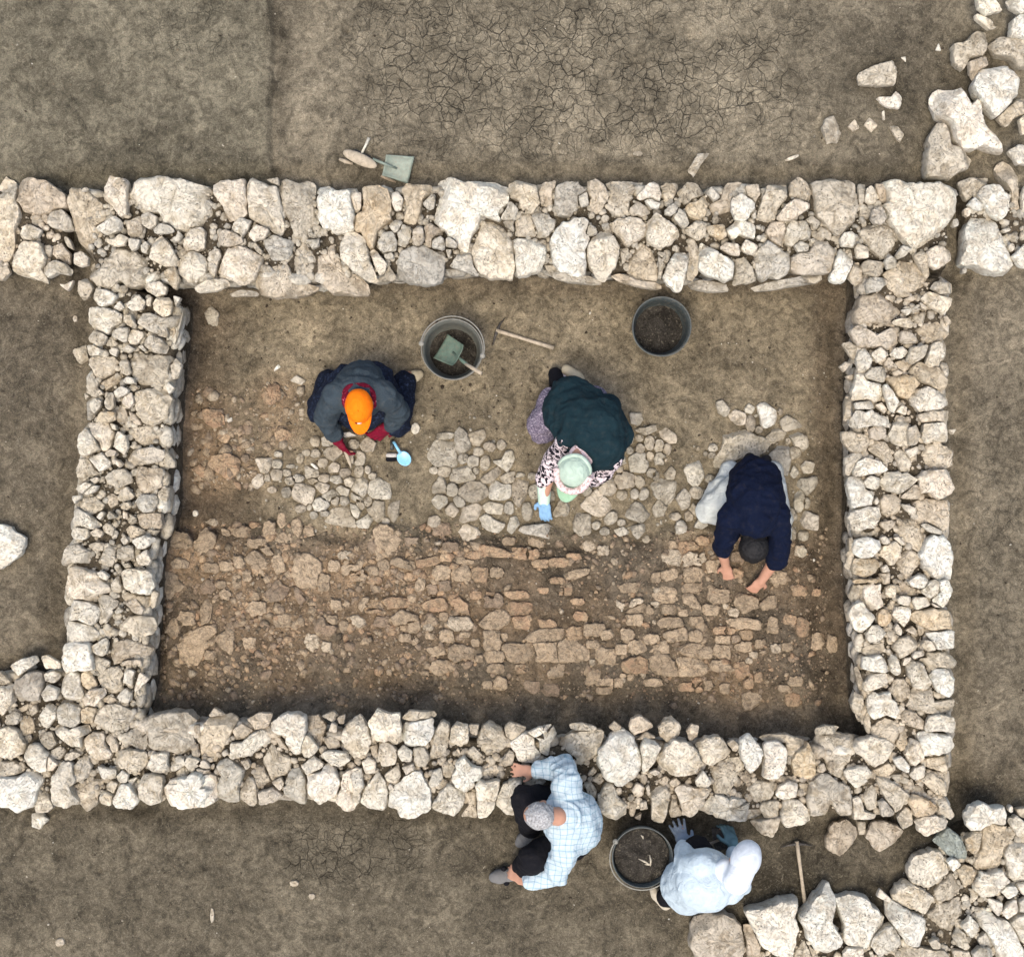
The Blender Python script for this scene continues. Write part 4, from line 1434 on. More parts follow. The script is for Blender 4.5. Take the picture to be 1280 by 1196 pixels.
def build_ground():
    def axis(a, b, st, far):
        c = list(np.arange(a, b+1e-6, st)); lo = []; hi = []; s = st
        x = a
        while x > -far: s *= 1.35; x -= s; lo.append(x)
        x = b; s = st
        while x < far: s *= 1.35; x += s; hi.append(x)
        return np.array(lo[::-1] + c + hi)
    xs = axis(-3.6, 3.6, .0095, 90); ys = axis(-3.4, 3.4, .0095, 90)
    X, Y = np.meshgrid(xs, ys); x = X.ravel(); y = Y.ravel()
    z = gz(x, y)
    nx, ny = len(xs), len(ys)
    i = np.arange(nx*ny).reshape(ny, nx)
    q = np.stack([i[:-1, :-1], i[:-1, 1:], i[1:, 1:], i[1:, :-1]], -1).reshape(-1, 4)
    me = bpy.data.meshes.new('ground')
    me.vertices.add(nx*ny); me.vertices.foreach_set('co', np.stack([x, y, z], 1).ravel())
    me.loops.add(q.size); me.loops.foreach_set('vertex_index', q.ravel())
    me.polygons.add(len(q)); me.polygons.foreach_set('loop_start', np.arange(0, q.size, 4)); me.polygons.foreach_set('loop_total', np.full(len(q), 4))
    me.update(); me.polygons.foreach_set('use_smooth', [True]*len(q))
    px, py = PX(x, y, .1)
    d = polysd(px, py, ROOM); ins = sstep(-5, 5, d)[:, None]
    def C(r, g, b): return np.array([[r, g, b]])
    top = C(.180, .155, .113); topl = C(.150, .134, .098); left = C(.128, .108, .078); right = C(.155, .132, .096); bot = C(.114, .098, .071)
    a = sstep(330, 350, px)[:, None]
    o = topl*(1-a) + top*a
    w = sstep(260, 330, py)[:, None]
    mid = np.where((px < 640)[:, None], left, right)
    o = o*(1-w) + mid*w
    w = sstep(960, 1020, py)[:, None]; o = o*(1-w) + bot*w
    # dark band along the balk line and the darker-coloured NE corner
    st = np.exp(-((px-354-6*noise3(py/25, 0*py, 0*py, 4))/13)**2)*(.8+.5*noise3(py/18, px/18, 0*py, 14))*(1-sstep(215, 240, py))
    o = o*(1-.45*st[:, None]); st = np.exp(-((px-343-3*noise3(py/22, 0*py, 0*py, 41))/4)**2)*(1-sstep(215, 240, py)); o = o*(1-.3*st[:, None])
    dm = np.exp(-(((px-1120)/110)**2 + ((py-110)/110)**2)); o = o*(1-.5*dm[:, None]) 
    dm = np.exp(-((py-212)/16)**2)*(.6+.4*noise3(px/30, py/30, 0*px, 2)); o = o*(1-.34*np.clip(dm, 0, 1)[:, None])  # shade along the outer foot of the north wall, painted into the soil colour
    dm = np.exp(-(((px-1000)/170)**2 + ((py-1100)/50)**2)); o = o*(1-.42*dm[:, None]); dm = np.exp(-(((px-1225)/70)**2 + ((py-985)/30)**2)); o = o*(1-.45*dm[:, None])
    fl = C(.190, .158, .108); fd = C(.098, .076, .053); brk = C(.128, .096, .064); brc = C(.108, .089, .066)
    i_ = fl + 0*o
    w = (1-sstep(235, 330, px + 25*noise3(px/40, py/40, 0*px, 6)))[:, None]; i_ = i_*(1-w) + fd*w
    w = (sstep(655, 690, py))[:, None]
    mixb = sstep(-.25, .35, fbm(px/60, py/60, 0*px, 4, 33))[:, None]
    i_ = i_*(1-w) + (brk*mixb + brc*(1-mixb))*w
    w = (np.exp(-(((px-262)/70)**2 + ((py-645)/32)**2)))[:, None]; i_ = i_*(1-w*.8) + C(.062, .049, .036)*w*.8
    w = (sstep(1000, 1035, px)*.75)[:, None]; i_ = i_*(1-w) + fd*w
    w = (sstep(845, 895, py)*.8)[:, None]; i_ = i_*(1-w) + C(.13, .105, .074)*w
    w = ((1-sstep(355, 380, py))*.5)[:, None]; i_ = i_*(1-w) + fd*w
    # orange burnt-brick dust
    for (cx, cy, rx, ry, k) in ((520, 745, 130, 45, .5), (235, 695, 60, 30, .6), (900, 690, 50, 25, .6), (275, 585, 50, 34, .8), (345, 495, 32, 27, .75), (255, 520, 38, 28, .7), (350, 540, 26, 20, .6), (330, 760, 150, 70, .35), (930, 850, 45, 60, .4), (430, 720, 30, 40, .4)):
        w = (k*np.exp(-(((px-cx)/rx)**2 + ((py-cy)/ry)**2)))[:, None]; i_ = i_*(1-w) + C(.25, .172, .105)*w
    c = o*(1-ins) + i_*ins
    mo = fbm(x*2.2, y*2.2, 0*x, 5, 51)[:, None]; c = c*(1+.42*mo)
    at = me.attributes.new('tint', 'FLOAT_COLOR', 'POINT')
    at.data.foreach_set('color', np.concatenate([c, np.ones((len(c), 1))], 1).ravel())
    ck = .25 + 0*px
    for (cx, cy, rx, ry, k) in ((720, 95, 290, 108, 1.0), (240, 45, 60, 45, .5), (440, 1060, 90, 45, .9), (880, 120, 120, 60, .4), (1240, 640, 60, 260, .3)):
        ck = np.maximum(ck, k*np.exp(-(((px-cx)/rx)**4 + ((py-cy)/ry)**4)))
    ck = ck*(1-ins[:, 0])
    ck = np.where(ck < .26, 0, ck)
    at = me.attributes.new('crack', 'FLOAT', 'POINT'); at.data.foreach_set('value', ck)
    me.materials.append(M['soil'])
    o = bpy.data.objects.new('ground', me); COL.objects.link(o); o['kind'] = 'structure'
build_ground()
# ---------------------------------------------------------------- stones
def outline(pts, N):
    """resample a traced outline as radius over angle about its centroid"""
    pts = np.array(pts); x, y = pts[:, 0], pts[:, 1]; x1, y1 = np.roll(x, -1), np.roll(y, -1)
    cr = x*y1 - x1*y; A = cr.sum()/2
    if abs(A) < 1e-7: c = pts.mean(0)
    else: c = np.array([((x+x1)*cr).sum(), ((y+y1)*cr).sum()])/(6*A)
    th = np.arange(N)*2*PI/N; R = np.zeros(N)
    for k, a in enumerate(th):
        dx, dy = math.cos(a), math.sin(a); best = 0
        for i in range(len(pts)):
            ax, ay = pts[i]-c; bx, by = pts[(i+1) % len(pts)]-c
            ex, ey = bx-ax, by-ay; den = dx*ey - dy*ex
            if abs(den) < 1e-12: continue
            t = (ax*ey - ay*ex)/den; s = (ax*dy - ay*dx)/den
            if -1e-6 <= s <= 1+1e-6 and t > best: best = t
        R[k] = best
    R[R == 0] = np.median(R)
    return c, th, R, abs(A)
def pullback(c, th, R, nbr, gap):
    for _ in range(3):
        x = c[0]+np.cos(th)*R; y = c[1]+np.sin(th)*R; d = np.full(len(th), -1.0)
        for q in nbr: d = np.maximum(d, polysd(x, y, q))
        R = np.maximum(R - np.clip(d+gap, 0, None)*.8, R*.35)
    return .05*np.roll(R, 1) + .9*R + .05*np.roll(R, -1)
def neighbours(st, i):
    a = np.array(st[i][1]); lo, hi = a.min(0)-6, a.max(0)+6; out = []
    for j, s in enumerate(st):
        if j == i: continue
        b = np.array(s[1])
        if (b.min(0) < hi).all() and (b.max(0) > lo).all(): out.append(s[1])
    return out
def rock(pts, ztop, thick, N=40, flat=.5, facets=3, rough=1.0, seed=0, soft=False, grow=1.05, nbr=(), gap=.005, jag=0):
    rg = np.random.default_rng(seed)
    c, th, R, A = outline(pts, N)
    if jag: R = R*(1 + jag*noise3(np.cos(th)*3.5+seed, np.sin(th)*3.5, 0*th, seed+5) + jag*.7*noise3(np.cos(th)*11+seed, np.sin(th)*11, 0*th, seed+6))
    R = R if N < 30 else .06*np.roll(R, 1) + .88*R + .06*np.roll(R, -1)
    R = R*(grow + .05*noise3(np.cos(th)*2.5+seed, np.sin(th)*2.5, 0*th, seed) + .055*noise3(np.cos(th)*7+seed, np.sin(th)*7, 0*th, seed+1))
    if len(nbr): R = pullback(c, th, R, nbr, gap)
    ss = [0, .22, .42, .60, .75, .86, .93, .97, .992, 1.005, 1.0, .97, .9, .78]
    e = .16 + .12*rg.random()
    hs = [1.0, 1.0, 1.0, 1.0, .992, .978, .95, .90, .80, .6, .4, .22, .08, 0] if flat < .7 else [1.0, 1.0, .995, .985, .96, .92, .86, .78, .65, .48, .32, .18, .06, 0]
    top = len([1 for h in hs if h > .5])
    S = np.repeat(ss, N); Hh = np.repeat(hs, N); TH = np.tile(th, len(ss)); RR = np.tile(R, len(ss))
    x = c[0] + np.cos(TH)*RR*S; y = c[1] + np.sin(TH)*RR*S
    size = math.sqrt(max(A, 1e-5))
    dome = 1-(1-Hh)*(1 if Hh.min() < 0 else 1)
    z = ztop - thick + thick*Hh
    # overall tilt and cleavage planes
    a = rg.random()*2*PI; tl = rg.uniform(.02, .16)
    z = z + tl*Hh*((x-c[0])*math.cos(a) + (y-c[1])*math.sin(a))
    for fi in range(facets*2):
        a = rg.random()*2*PI; sl = math.tan(rg.uniform(.15, .55) if fi < facets else rg.uniform(.6, 1.15)); off = (rg.uniform(.10, .45) if fi < facets else rg.uniform(.36, .52))*size
        q = ztop - sl*((x-c[0])*math.cos(a) + (y-c[1])*math.sin(a) - off)
        lim = ztop - thick*.6
        z = np.where(Hh > .1, np.minimum(z, np.maximum(q, lim)), z)
    k = min(1.0, size/.12)*rough
    z = z + Hh*(.014*k*fbm(x*14, y*14, z*14+seed, 3, 3) + .006*k*fbm(x*45, y*45, z*45+seed, 3, 4))
    q = np.abs(fbm(x*18, y*18, z*18+seed*3, 2, 7)); z = z - Hh*.009*k*np.exp(-(q/.06)**2)*(Hh > .5)
    nr = 1+.05*fbm(x*20, y*20, z*20, 2, 8)*k*(S > .5); x = c[0]+(x-c[0])*nr; y = c[1]+(y-c[1])*nr
    V = np.stack([x, y, z], 1)
    V[:N] = V[:N].mean(0)
    F = []
    m = len(ss)
    # collapse the first ring to one vertex
    V = np.concatenate([V[:1], V[N:]]); 
    for j in range(N): F.append((0, 1+j, 1+(j+1) % N))
    for i in range(m-2):
        b0 = 1+i*N; b1 = b0+N
        for j in range(N): F.append((b0+j, b1+j, b1+(j+1) % N, b0+(j+1) % N))
    F.append(tuple(1+(m-2)*N+j for j in range(N))[::-1])
    return V, F, (c[0], c[1], ztop-thick*.5), A
def ell(cx, cy, w, h, ang=0, box=2.2, n=10, seed=0):
    rg = np.random.default_rng(seed); r = []
    for k in range(n):
        a = 2*PI*(k+.3*rg.random())/n; ca, sa = math.cos(a), math.sin(a)
        q = (abs(ca)**box + abs(sa)**box)**(-1/box)*rg.uniform(.88, 1.1)
        X, Y = ca*q*w/2, sa*q*h/2; t = math.radians(ang)
        r.append((cx+X*math.cos(t)-Y*math.sin(t), cy+X*math.sin(t)+Y*math.cos(t)))
    return r
GR = {}
def parse(txt):
    g = None; sd = 0
    for ln in txt.split('\n'):
        p = ln.split()
        if not p: continue
        if p[0] == 'R': ox, oy, sc, g = float(p[1]), float(p[2]), float(p[3]), p[4]; continue
        col = 'c'
        if p[0].isalpha(): col = p.pop(0)
        v = [float(a) for a in p]; sd += 1
        if len(v) < 6: pts = ell(*v, n=14 if g == 'brick' else 10, box=6.0 if g == 'brick' else 2.3, seed=sd)
        else: pts = list(zip(v[::2], v[1::2]))
        pts = [(ox+a/sc, oy+b/sc) for a, b in pts]
        cx = sum(a for a, b in pts)/len(pts); cy = sum(b for a, b in pts)/len(pts)
        gg = g
        if g == 'south' and cx < 172: gg = 'swstub'
        if g == 'brick': gg = 'brickw' if cx < 430 else ('brickm' if cx < 745 else 'bricke')
        if g == 'serub' and cx < 0: gg = 'loose'
        GR.setdefault(gg, []).append((col, pts, cx, cy, sd))
parse(DATA)
def spx(pts, z): return [tuple(P(a, b, z)[:2]) for a, b in pts]
def wallcore(key, level, parent, mat):
    poly = [tuple(P(a, b, level)[:2]) for a, b in WALLS[key]]
    xs = [p[0] for p in poly]; ys = [p[1] for p in poly]; st = .018
    gx = np.arange(min(xs)-.08, max(xs)+.08, st); gy = np.arange(min(ys)-.08, max(ys)+.08, st)
    X, Y = np.meshgrid(gx, gy); sh = X.shape; x = X.ravel(); y = Y.ravel()
    d = polysd(x, y, poly) + .012*fbm(x*9, y*9, 0*x, 3, 60)
    base = gz(x, y) - .03
    t = sstep(-.025, .02, d)
    z = base*(1-t) + (level + .022*fbm(x*6, y*6, 0*x, 3, 61) + .012*fbm(x*25, y*25, 0*x, 3, 62))*t
    idx = -np.ones(len(x), int); keep = d > -.06; idx[keep] = np.arange(keep.sum())
    i = np.arange(len(x)).reshape(sh); q = np.stack([i[:-1, :-1], i[:-1, 1:], i[1:, 1:], i[1:, :-1]], -1).reshape(-1, 4)
    q = q[(keep[q]).all(1)]; q = idx[q]
    V = np.stack([x, y, z], 1)[keep]
    return meshobj('mud_core', V, [tuple(int(a) for a in r) for r in q], mat, parent)
def pebble(c, r, seed, sq=(1, 1, .7)):
    rg = np.random.default_rng(seed); n, m = 9, 6
    V = []; 
    for i in range(m+1):
        a = PI*i/m
        for k in range(n):
            b = 2*PI*k/n; V.append((math.sin(a)*math.cos(b), math.sin(a)*math.sin(b), math.cos(a)))
    V = np.array(V); nz = 1+.3*noise3(V[:, 0]*1.6+seed, V[:, 1]*1.6, V[:, 2]*1.6, 5)
    a = rg.random()*PI*2; V = V*nz[:, None]*np.array(sq)*rg.uniform(.8, 1.2, 3)*r
    V = np.stack([V[:, 0]*math.cos(a)-V[:, 1]*math.sin(a), V[:, 0]*math.sin(a)+V[:, 1]*math.cos(a), V[:, 2]], 1)
    F = []
    for i in range(m):
        for k in range(n): F.append((i*n+k, (i+1)*n+k, (i+1)*n+(k+1) % n, i*n+(k+1) % n))
    return V+np.array(c), F
MATC = {'c': 'c', 'w': 'w', 'b': 'b', 'g': 'g', 'o': 'o', 'l': 'w'}
def build_wall(key, label, level, faces, name='stone_wall'):
    st = GR[key]; poly = WALLS[key]
    cx = sum(p[0] for p in poly)/len(poly); cy = sum(p[1] for p in poly)/len(poly)
    base = P(cx, cy, 0); base.z = ZE
    root = empty(name, base, label, 'wall', 'stone walls around the trench' if name == 'stone_wall' else 'ruined walls beyond the trench')
    wallcore(key, level-.085, root, M['mud'])
    areas = []
    for s in st:
        pts = np.array(s[1]); x, y = pts[:, 0], pts[:, 1]
        areas.append(abs((x*np.roll(y, -1)-np.roll(x, -1)*y).sum()/2))
    order = sorted(range(len(st)), key=lambda i: -areas[i])
    rest = MB(); tones = ['c', 'w', 'b', 'g', 'o']
    for rank, i in enumerate(order):
        col, pts, _, _, sd = st[i]; A = areas[i]*(W/1280)**2; size = math.sqrt(A)
        rg = random.Random(sd)
        zt = level + rg.uniform(-.022, .028) + (.012 if col == 'w' else 0) - (.04 if col == 'b' else 0) - max(0, .07-size)*.45
        th = min(.24, max(.07, size*.85))
        V, F, c, _ = rock(spx(pts, zt-.02), zt, th, N=72 if size > .16 else (52 if size > .09 else 34), facets=3 if size > .07 else 1, seed=sd, grow=1.07, nbr=[spx(q, zt-.02) for q in neighbours(st, i)])
        if rank < 98: meshobj('stone', V, F, M['v' if (col == 'g' and key == 'serub') else MATC[col]], root, c, sharp=26)
        else: rest.add(V, F, tones.index(col))
    # small packing stones between the big ones and the lower courses of the faces
    rg = np.random.default_rng(len(st)); wp = [tuple(P(a, b, level-.075)[:2]) for a, b in poly]
    xs = [p[0] for p in wp]; ys = [p[1] for p in wp]; area = (max(xs)-min(xs))*(max(ys)-min(ys))
    n = int(area*1100); X = rg.uniform(min(xs), max(xs), n); Y = rg.uniform(min(ys), max(ys), n)
    dd = polysd(X, Y, wp)
    for x, y, d in zip(X, Y, dd):
        if d > .02:
            r = .004+.024*rg.random()**2.2; V, F = pebble((x, y, level-.075+r*.2), r, int(rg.integers(1e6))); rest.add(V, F, int(rg.choice([0, 2, 2, 3])))
    for (a, b, inner) in faces:
        p0 = P(*wp_px(key, a), level-.1); p1 = P(*wp_px(key, b), level-.1)
        d = (p1-p0); L = d.length; d.normalize(); nrm = Vector((-d.y, d.x, 0))
        mid = (p0+p1)/2
        if polysd(np.array([mid.x+nrm.x*.05]), np.array([mid.y+nrm.y*.05]), wp)[0] > 0: nrm = -nrm
        z0 = 0.0 if inner else ZE
        z = z0+.03
        while z < level-.17:
            s = 0; h = rg.uniform(.09, .13)
            while s < L:
                w = rg.uniform(.10, .20)
                q = p0 + d*(s+w/2) + nrm*(rg.uniform(-.022, -.002))
                V, F = pebble((0, 0, 0), 1.0, int(rg.integers(1e6)), (1, 1, 1))
                V = np.sign(V)*np.abs(V)**.85
                ang = math.atan2(d.y, d.x); lx = V[:, 0]*w*.5; ly = V[:, 1]*.045; lz = V[:, 2]*h*.5
                V = np.stack([q.x+lx*math.cos(ang)-ly*math.sin(ang), q.y+lx*math.sin(ang)+ly*math.cos(ang), z+h/2+lz], 1)
                if rg.random() < .93: rest.add(V, F, int(rg.choice([0, 0, 1, 2, 3])))
                s += w*.98
            z += h*.95
    if rest.n:
        o = rest.build('small_stones', [M[MATC[k]] for k in tones], root); o['kind'] = 'stuff'
    return root
def wp_px(key, i): return WALLS[key][i]
build_wall('north', 'long two-faced dry stone wall behind the orange-capped digger, closing the north side of the trench', ZT, [(9, 8, 1), (8, 7, 1), (7, 6, 1), (6, 5, 1), (5, 4, 1), (0, 1, 0), (1, 2, 0)])
build_wall('west', 'rubble stone wall left of the trench, of small packed pale stones, narrowing slightly uphill', ZT, [(1, 2, 1), (2, 3, 1), (3, 4, 1), (4, 5, 1), (5, 6, 1), (7, 8, 0), (8, 9, 0), (9, 10, 0)])
build_wall('east', 'rubble stone wall right of the trench, beside the digger in the navy shirt', ZT, [(0, 9, 1), (9, 8, 1), (8, 7, 1), (1, 2, 0), (2, 3, 0), (3, 4, 0), (4, 5, 0)])
build_wall('south', 'stone wall closing the lower side of the trench, on which the plaid-shirted man rests a hand', ZT, [(0, 1, 1), (1, 2, 1), (2, 3, 1), (6, 7, 0), (7, 8, 0), (8, 9, 0)])
build_wall('swstub', 'broad rounded-stone wall end running off the left edge from the lower left corner', ZT-.01, [(0, 1, 0), (4, 5, 0)])
build_wall('nstub', 'short stone wall stub at the upper left edge with a gap before the long wall', ZT-.03, [(0, 1, 0), (3, 4, 0)])
build_wall('nerub', 'tumbled wall of jagged white stones at the upper right edge', ZE+.19, [(0, 1, 0), (2, 3, 0)], 'ruined_stone_wall')
build_wall('serub', 'collapsed wall of large loose pale blocks in the lower right corner', ZE+.17, [], 'ruined_stone_wall')
# ---------------------------------------------------------------- cobbles and mud bricks
def patch(key, name, part, label, cat, mats, lift, flat, coreless=True):
    st = GR[key]; xs = [s[2] for s in st]; ys = [s[3] for s in st]
    c = P(sum(xs)/len(xs), sum(ys)/len(ys), 0); c.z = gz1(c.x, c.y)
    root = empty(name, c, label, cat, 'patches of cobble paving' if part == 'cobble' else 'stretches of mud brick rubble')
    ar = []
    for s in st:
        p_ = np.array(s[1]); ar.append(abs((p_[:, 0]*np.roll(p_[:, 1], -1)-np.roll(p_[:, 0], -1)*p_[:, 1]).sum()/2))
    order = sorted(range(len(st)), key=lambda i: -ar[i]); rest = MB(); keys = list(mats)
    for rank, i in enumerate(order):
        col, pts, px, py, sd = st[i]; w = P(px, py, .05); g = gz1(w.x, w.y); rg = random.Random(sd)
        size = math.sqrt(ar[i])*W/1280
        zt = g + lift*(.7+.6*rg.random())*min(1, size/.09+.3)
        V, F, cc, A = rock(spx(pts, zt), zt, lift+.045, N=36 if size > .08 else 26, facets=2 if not flat else 1, rough=.7 if not flat else 1.0, seed=sd+5000, soft=not flat, grow=1.2 if not flat else 1.18, nbr=[spx(q, zt) for q in neighbours(st, i)], gap=.004, jag=.13 if flat else .03)
        m = mats.get(col, mats['c'])
        if rank < 99: meshobj(part, V, F, M[m], root, cc, sharp=30)
        else: rest.add(V, F, keys.index(col if col in mats else 'c'))
    if rest.n: o = rest.build('small_'+part+'s', [M[mats[k]] for k in keys], root); o['kind'] = 'stuff'
CM = {'c': 't', 'l': 'tl', 'w': 'w', 'b': 't', 'g': 'g'}
patch('cobw', 'cobble_paving', 'cobble', 'patch of pale river cobbles being cleaned in front of the orange-capped digger', 'paving', CM, .038, False)
patch('cobm', 'cobble_paving', 'cobble', 'patch of tightly fitted dusty cobbles left of the mint-hatted digger', 'paving', CM, .036, False)
patch('cobe', 'cobble_paving', 'cobble', 'loose spread of cobbles and flat slabs between and around the two right-hand diggers', 'paving', CM, .040, False)
BMt = {'c': 'br', 'k': 'bk', 'l': 'bl', 'b': 'bd', 'w': 'bl', 'g': 'bd'}
patch('brickw', 'mudbrick_rubble', 'brick', 'broken orange mud brick lumps scattered in dark soil at the lower left of the trench', 'rubble', BMt, .028, True)
patch('brickm', 'mudbrick_rubble', 'brick', 'orange-tan mud brick courses exposed in the middle of the trench', 'rubble', BMt, .028, True)
patch('bricke', 'mudbrick_rubble', 'brick', 'regular rows of tan mud bricks below the hands of the navy-shirted digger', 'rubble', BMt, .028, True)
# ---------------------------------------------------------------- loose stones, each a thing
def nm(px, py):
    T = LOOSE
    b = min(T, key=lambda t: (t[0]-px)**2 + (t[1]-py)**2)
    return b[2], math.hypot(b[0]-px, b[1]-py)
LOOSE = [
 (252, 525, 'flaky orange lump of burnt clay near the west wall, above the small round one'),
 (279, 547, 'small smooth tan lump just below the flaky orange clay by the west wall'),
 (279, 580, 'broad pale-orange clay mass standing at the upper rim of the dark pit'),
 (252, 590, 'low yellowish clay fragment at the left of the broad clay mass'),
 (338, 494, 'rough orange clay boulder in the floor left of the orange-capped digger'),
 (353, 543, 'faint orange clay patch between the orange-capped digger and the clay boulder'),
 (372, 476, 'flat grey-beige stone just left of the orange-capped digger'),
 (287, 524, 'tiny white pebble touching the flaky orange clay lump'),
 (244, 642, 'round white pebble at the bottom of the dark pit'),
 (345, 460, 'small pale stone chip left of and above the orange-capped digger'),
 (1052, 1048, 'rough brown-beige boulder below the south wall, right of the small pick'),
 (1077, 1046, 'small upright beige stone between the two boulders under the south wall corner'),
 (1104, 1045, 'smooth five-sided pale block just outside the lower right wall corner'),
 (5, 682, 'big white block cut by the left edge of the picture'),
 (100, 443, 'flat beige stone pushed against the outside of the west wall'),
 (96, 401, 'small pale chip on the soil outside the top of the west wall'),
 (37, 830, 'dull grey stone lying above the lower left wall end'),
 (264, 395, 'pale grey stone in the top left inner corner of the trench'),
 (519, 535, 'hollow white shell-like stone right of the orange-capped digger'),
 (873, 206, 'bone-shaped pale stone just above the north wall'),
 (797, 192, 'tiny white chip on cracked soil above the middle of the north wall'),
 (990, 197, 'thin pale sliver on the soil above the north wall'),
 (50, 1025, 'speckled white stone just below the lower left wall'),
 (75, 1178, 'lone round white pebble in the bottom left corner'),
 (367, 1104, 'white pebble of the little cluster in the bottom soil, the largest'),
 (390, 1120, 'white pebble of the little cluster in the bottom soil, the smaller'),
 (265, 1144, 'thin white splinter lying upright in the bottom soil'),
 (1096, 93, 'large pitted wedge-shaped stone in the upper right soil'),
 (1110, 127, 'white forked stone under the wedge-shaped one'),
 (1038, 162, 'speckled upright stone, leftmost in the upper right scatter'),
 (1067, 157, 'small dull triangular stone beside the speckled upright one'),
 (1089, 157, 'small rounded diamond-shaped stone in the upper right scatter'),
 (1119, 165, 'elongated beige stone, lowest right of the upper right scatter'),
 (1129, 74, 'tiny bright white chip above the wedge-shaped stone'),
 (1172, 60, 'small white chip beside the tumbled wall at the upper right'),
 (1104, 145, 'thin upright sliver under the white forked stone'),
]
seen = set()
for key in ('loose', 'nescatter'):
    for col, pts, px, py, sd in GR[key]:
        lab, dist = nm(px, py)
        if dist > 12: print('LOOSE?', px, py)
        if lab in seen: print('DUP', lab, px, py); continue
        seen.add(lab)
        w = P(px, py, .15); g = gz1(w.x, w.y); p_ = np.array(pts)
        w = P(px, py, g); g = gz1(w.x, w.y)
        size = math.sqrt(abs((p_[:, 0]*np.roll(p_[:, 1], -1)-np.roll(p_[:, 0], -1)*p_[:, 1]).sum()/2))*W/1280
        up = min(.16, size*.42) if col != 'k' else min(.04, size*.35)
        V, F, c, A = rock(spx(pts, g+up*.6), g+up, up+.02, N=44 if size > .08 else 26, seed=sd+900, facets=3 if size > .06 else 1)
        V[:, 2] = np.maximum(V[:, 2], g-.03)
        V -= np.array(c)
        o = meshobj('clay_lump' if col == 'k' else 'loose_stone', V, F, M['bk' if col == 'k' else ('b' if col == 'b' else col)], sharp=26); o.location = c
        tag(o, lab, 'clay lump' if col == 'k' else 'stone', 'clay lumps on the trench floor' if col == 'k' else 'loose stones lying on the soil')
# ---------------------------------------------------------------- crumbs and grit (nobody could count them)
def scatter(name, n, region, rmin, rmax, mats, weights, seed, embed=.3):
    rg = np.random.default_rng(seed)
    x = rg.uniform(region[0], region[2], n); y = rg.uniform(region[1], region[3], n)
    dens = fbm(x*1.7, y*1.7, 0*x, 4, seed)*.5+.5
    px, py = PX(x, y, .1); keep = rg.random(n) < np.clip(dens*1.5-.25, .05, 1)
    if region[4]: keep &= polysd(px, py, ROOM) > 10
    else: keep &= polysd(px, py, ROOM) < -10
    x, y, px, py = x[keep], y[keep], px[keep], py[keep]
    z = gz(x, y); r = rmin + (rmax-rmin)*rg.random(len(x))**4
    t = (1+5**.5)/2
    iv = np.array([(-1, t, 0), (1, t, 0), (-1, -t, 0), (1, -t, 0), (0, -1, t), (0, 1, t), (0, -1, -t), (0, 1, -t), (t, 0, -1), (t, 0, 1), (-t, 0, -1), (-t, 0, 1)])/1.9
    fc = np.array([(0, 11, 5), (0, 5, 1), (0, 1, 7), (0, 7, 10), (0, 10, 11), (1, 5, 9), (5, 11, 4), (11, 10, 2), (10, 7, 6), (7, 1, 8), (3, 9, 4), (3, 4, 2), (3, 2, 6), (3, 6, 8), (3, 8, 9), (4, 9, 5), (2, 4, 11), (6, 2, 10), (8, 6, 7), (9, 8, 1)])
    m = len(x); sc = rg.uniform(.55, 1.25, (m, 1, 3)); sc[:, :, 2] *= .7
    V = iv[None]*sc*(1+.25*rg.standard_normal((m, 12, 1)))*r[:, None, None]
    a = rg.random(m)*2*PI; ca, sa = np.cos(a)[:, None], np.sin(a)[:, None]
    X = V[:, :, 0]*ca - V[:, :, 1]*sa + x[:, None]; Y = V[:, :, 0]*sa + V[:, :, 1]*ca + y[:, None]; Z = V[:, :, 2] + (z + r*embed*.6)[:, None]
    co = np.stack([X, Y, Z], -1).reshape(-1, 3); F = (fc[None] + 12*np.arange(m)[:, None, None]).reshape(-1, 3)
    me = bpy.data.meshes.new(name); me.vertices.add(len(co)); me.vertices.foreach_set('co', co.ravel())
    me.loops.add(F.size); me.loops.foreach_set('vertex_index', F.ravel()); me.polygons.add(len(F))
    me.polygons.foreach_set('loop_start', np.arange(0, F.size, 3)); me.polygons.foreach_set('loop_total', np.full(len(F), 3))
    mi = rg.choice(len(mats), m, p=weights); 
    for k in mats: me.materials.append(M[k])
    me.update(); me.polygons.foreach_set('material_index', np.repeat(mi, 20)); me.polygons.foreach_set('use_smooth', [True]*len(F))
    o = bpy.data.objects.new(name, me); COL.objects.link(o); return o
M['crumb'] = soil_mat('soil_crumb', (.15, .12, .085)); M['crumbp'] = soil_mat('soil_crumb_pale', (.24, .20, .145))
def rect(x0, y0, x1, y1, ins):
    a = P(x0, y1, .1); b = P(x1, y0, .1); return (a.x, a.y, b.x, b.y, ins)
tag(scatter('soil_crumbs', 15000, rect(200, 350, 1075, 925, True), .0025, .011, ['crumb', 'crumbp', 'dirt'], [.6, .2, .2], 3), 'fine crumbs of dug soil over the trench floor', 'soil crumbs', kind='stuff')
tag(scatter('brick_crumbs', 9000, rect(195, 660, 1040, 880, True), .003, .017, ['bd', 'br', 'bk', 'crumb'], [.4, .22, .13, .25], 4), 'crumbled mud brick among the courses in the trench', 'brick crumbs', kind='stuff')
tag(scatter('brick_lumps', 2600, rect(200, 655, 600, 850, True), .008, .044, ['bd', 'br', 'bk', 'crumb'], [.36, .26, .28, .1], 24, -.3), 'crumbly orange-tan mud brick lumps massed at the left of the band', 'brick lumps', kind='stuff')
tag(scatter('clay_crumbs', 620, rect(232, 485, 318, 612, True), .006, .046, ['bd', 'br', 'bl', 'bk'], [.3, .3, .25, .15], 25, -.2), 'crumbly burnt clay at the left of the trench', 'clay crumbs', kind='stuff')
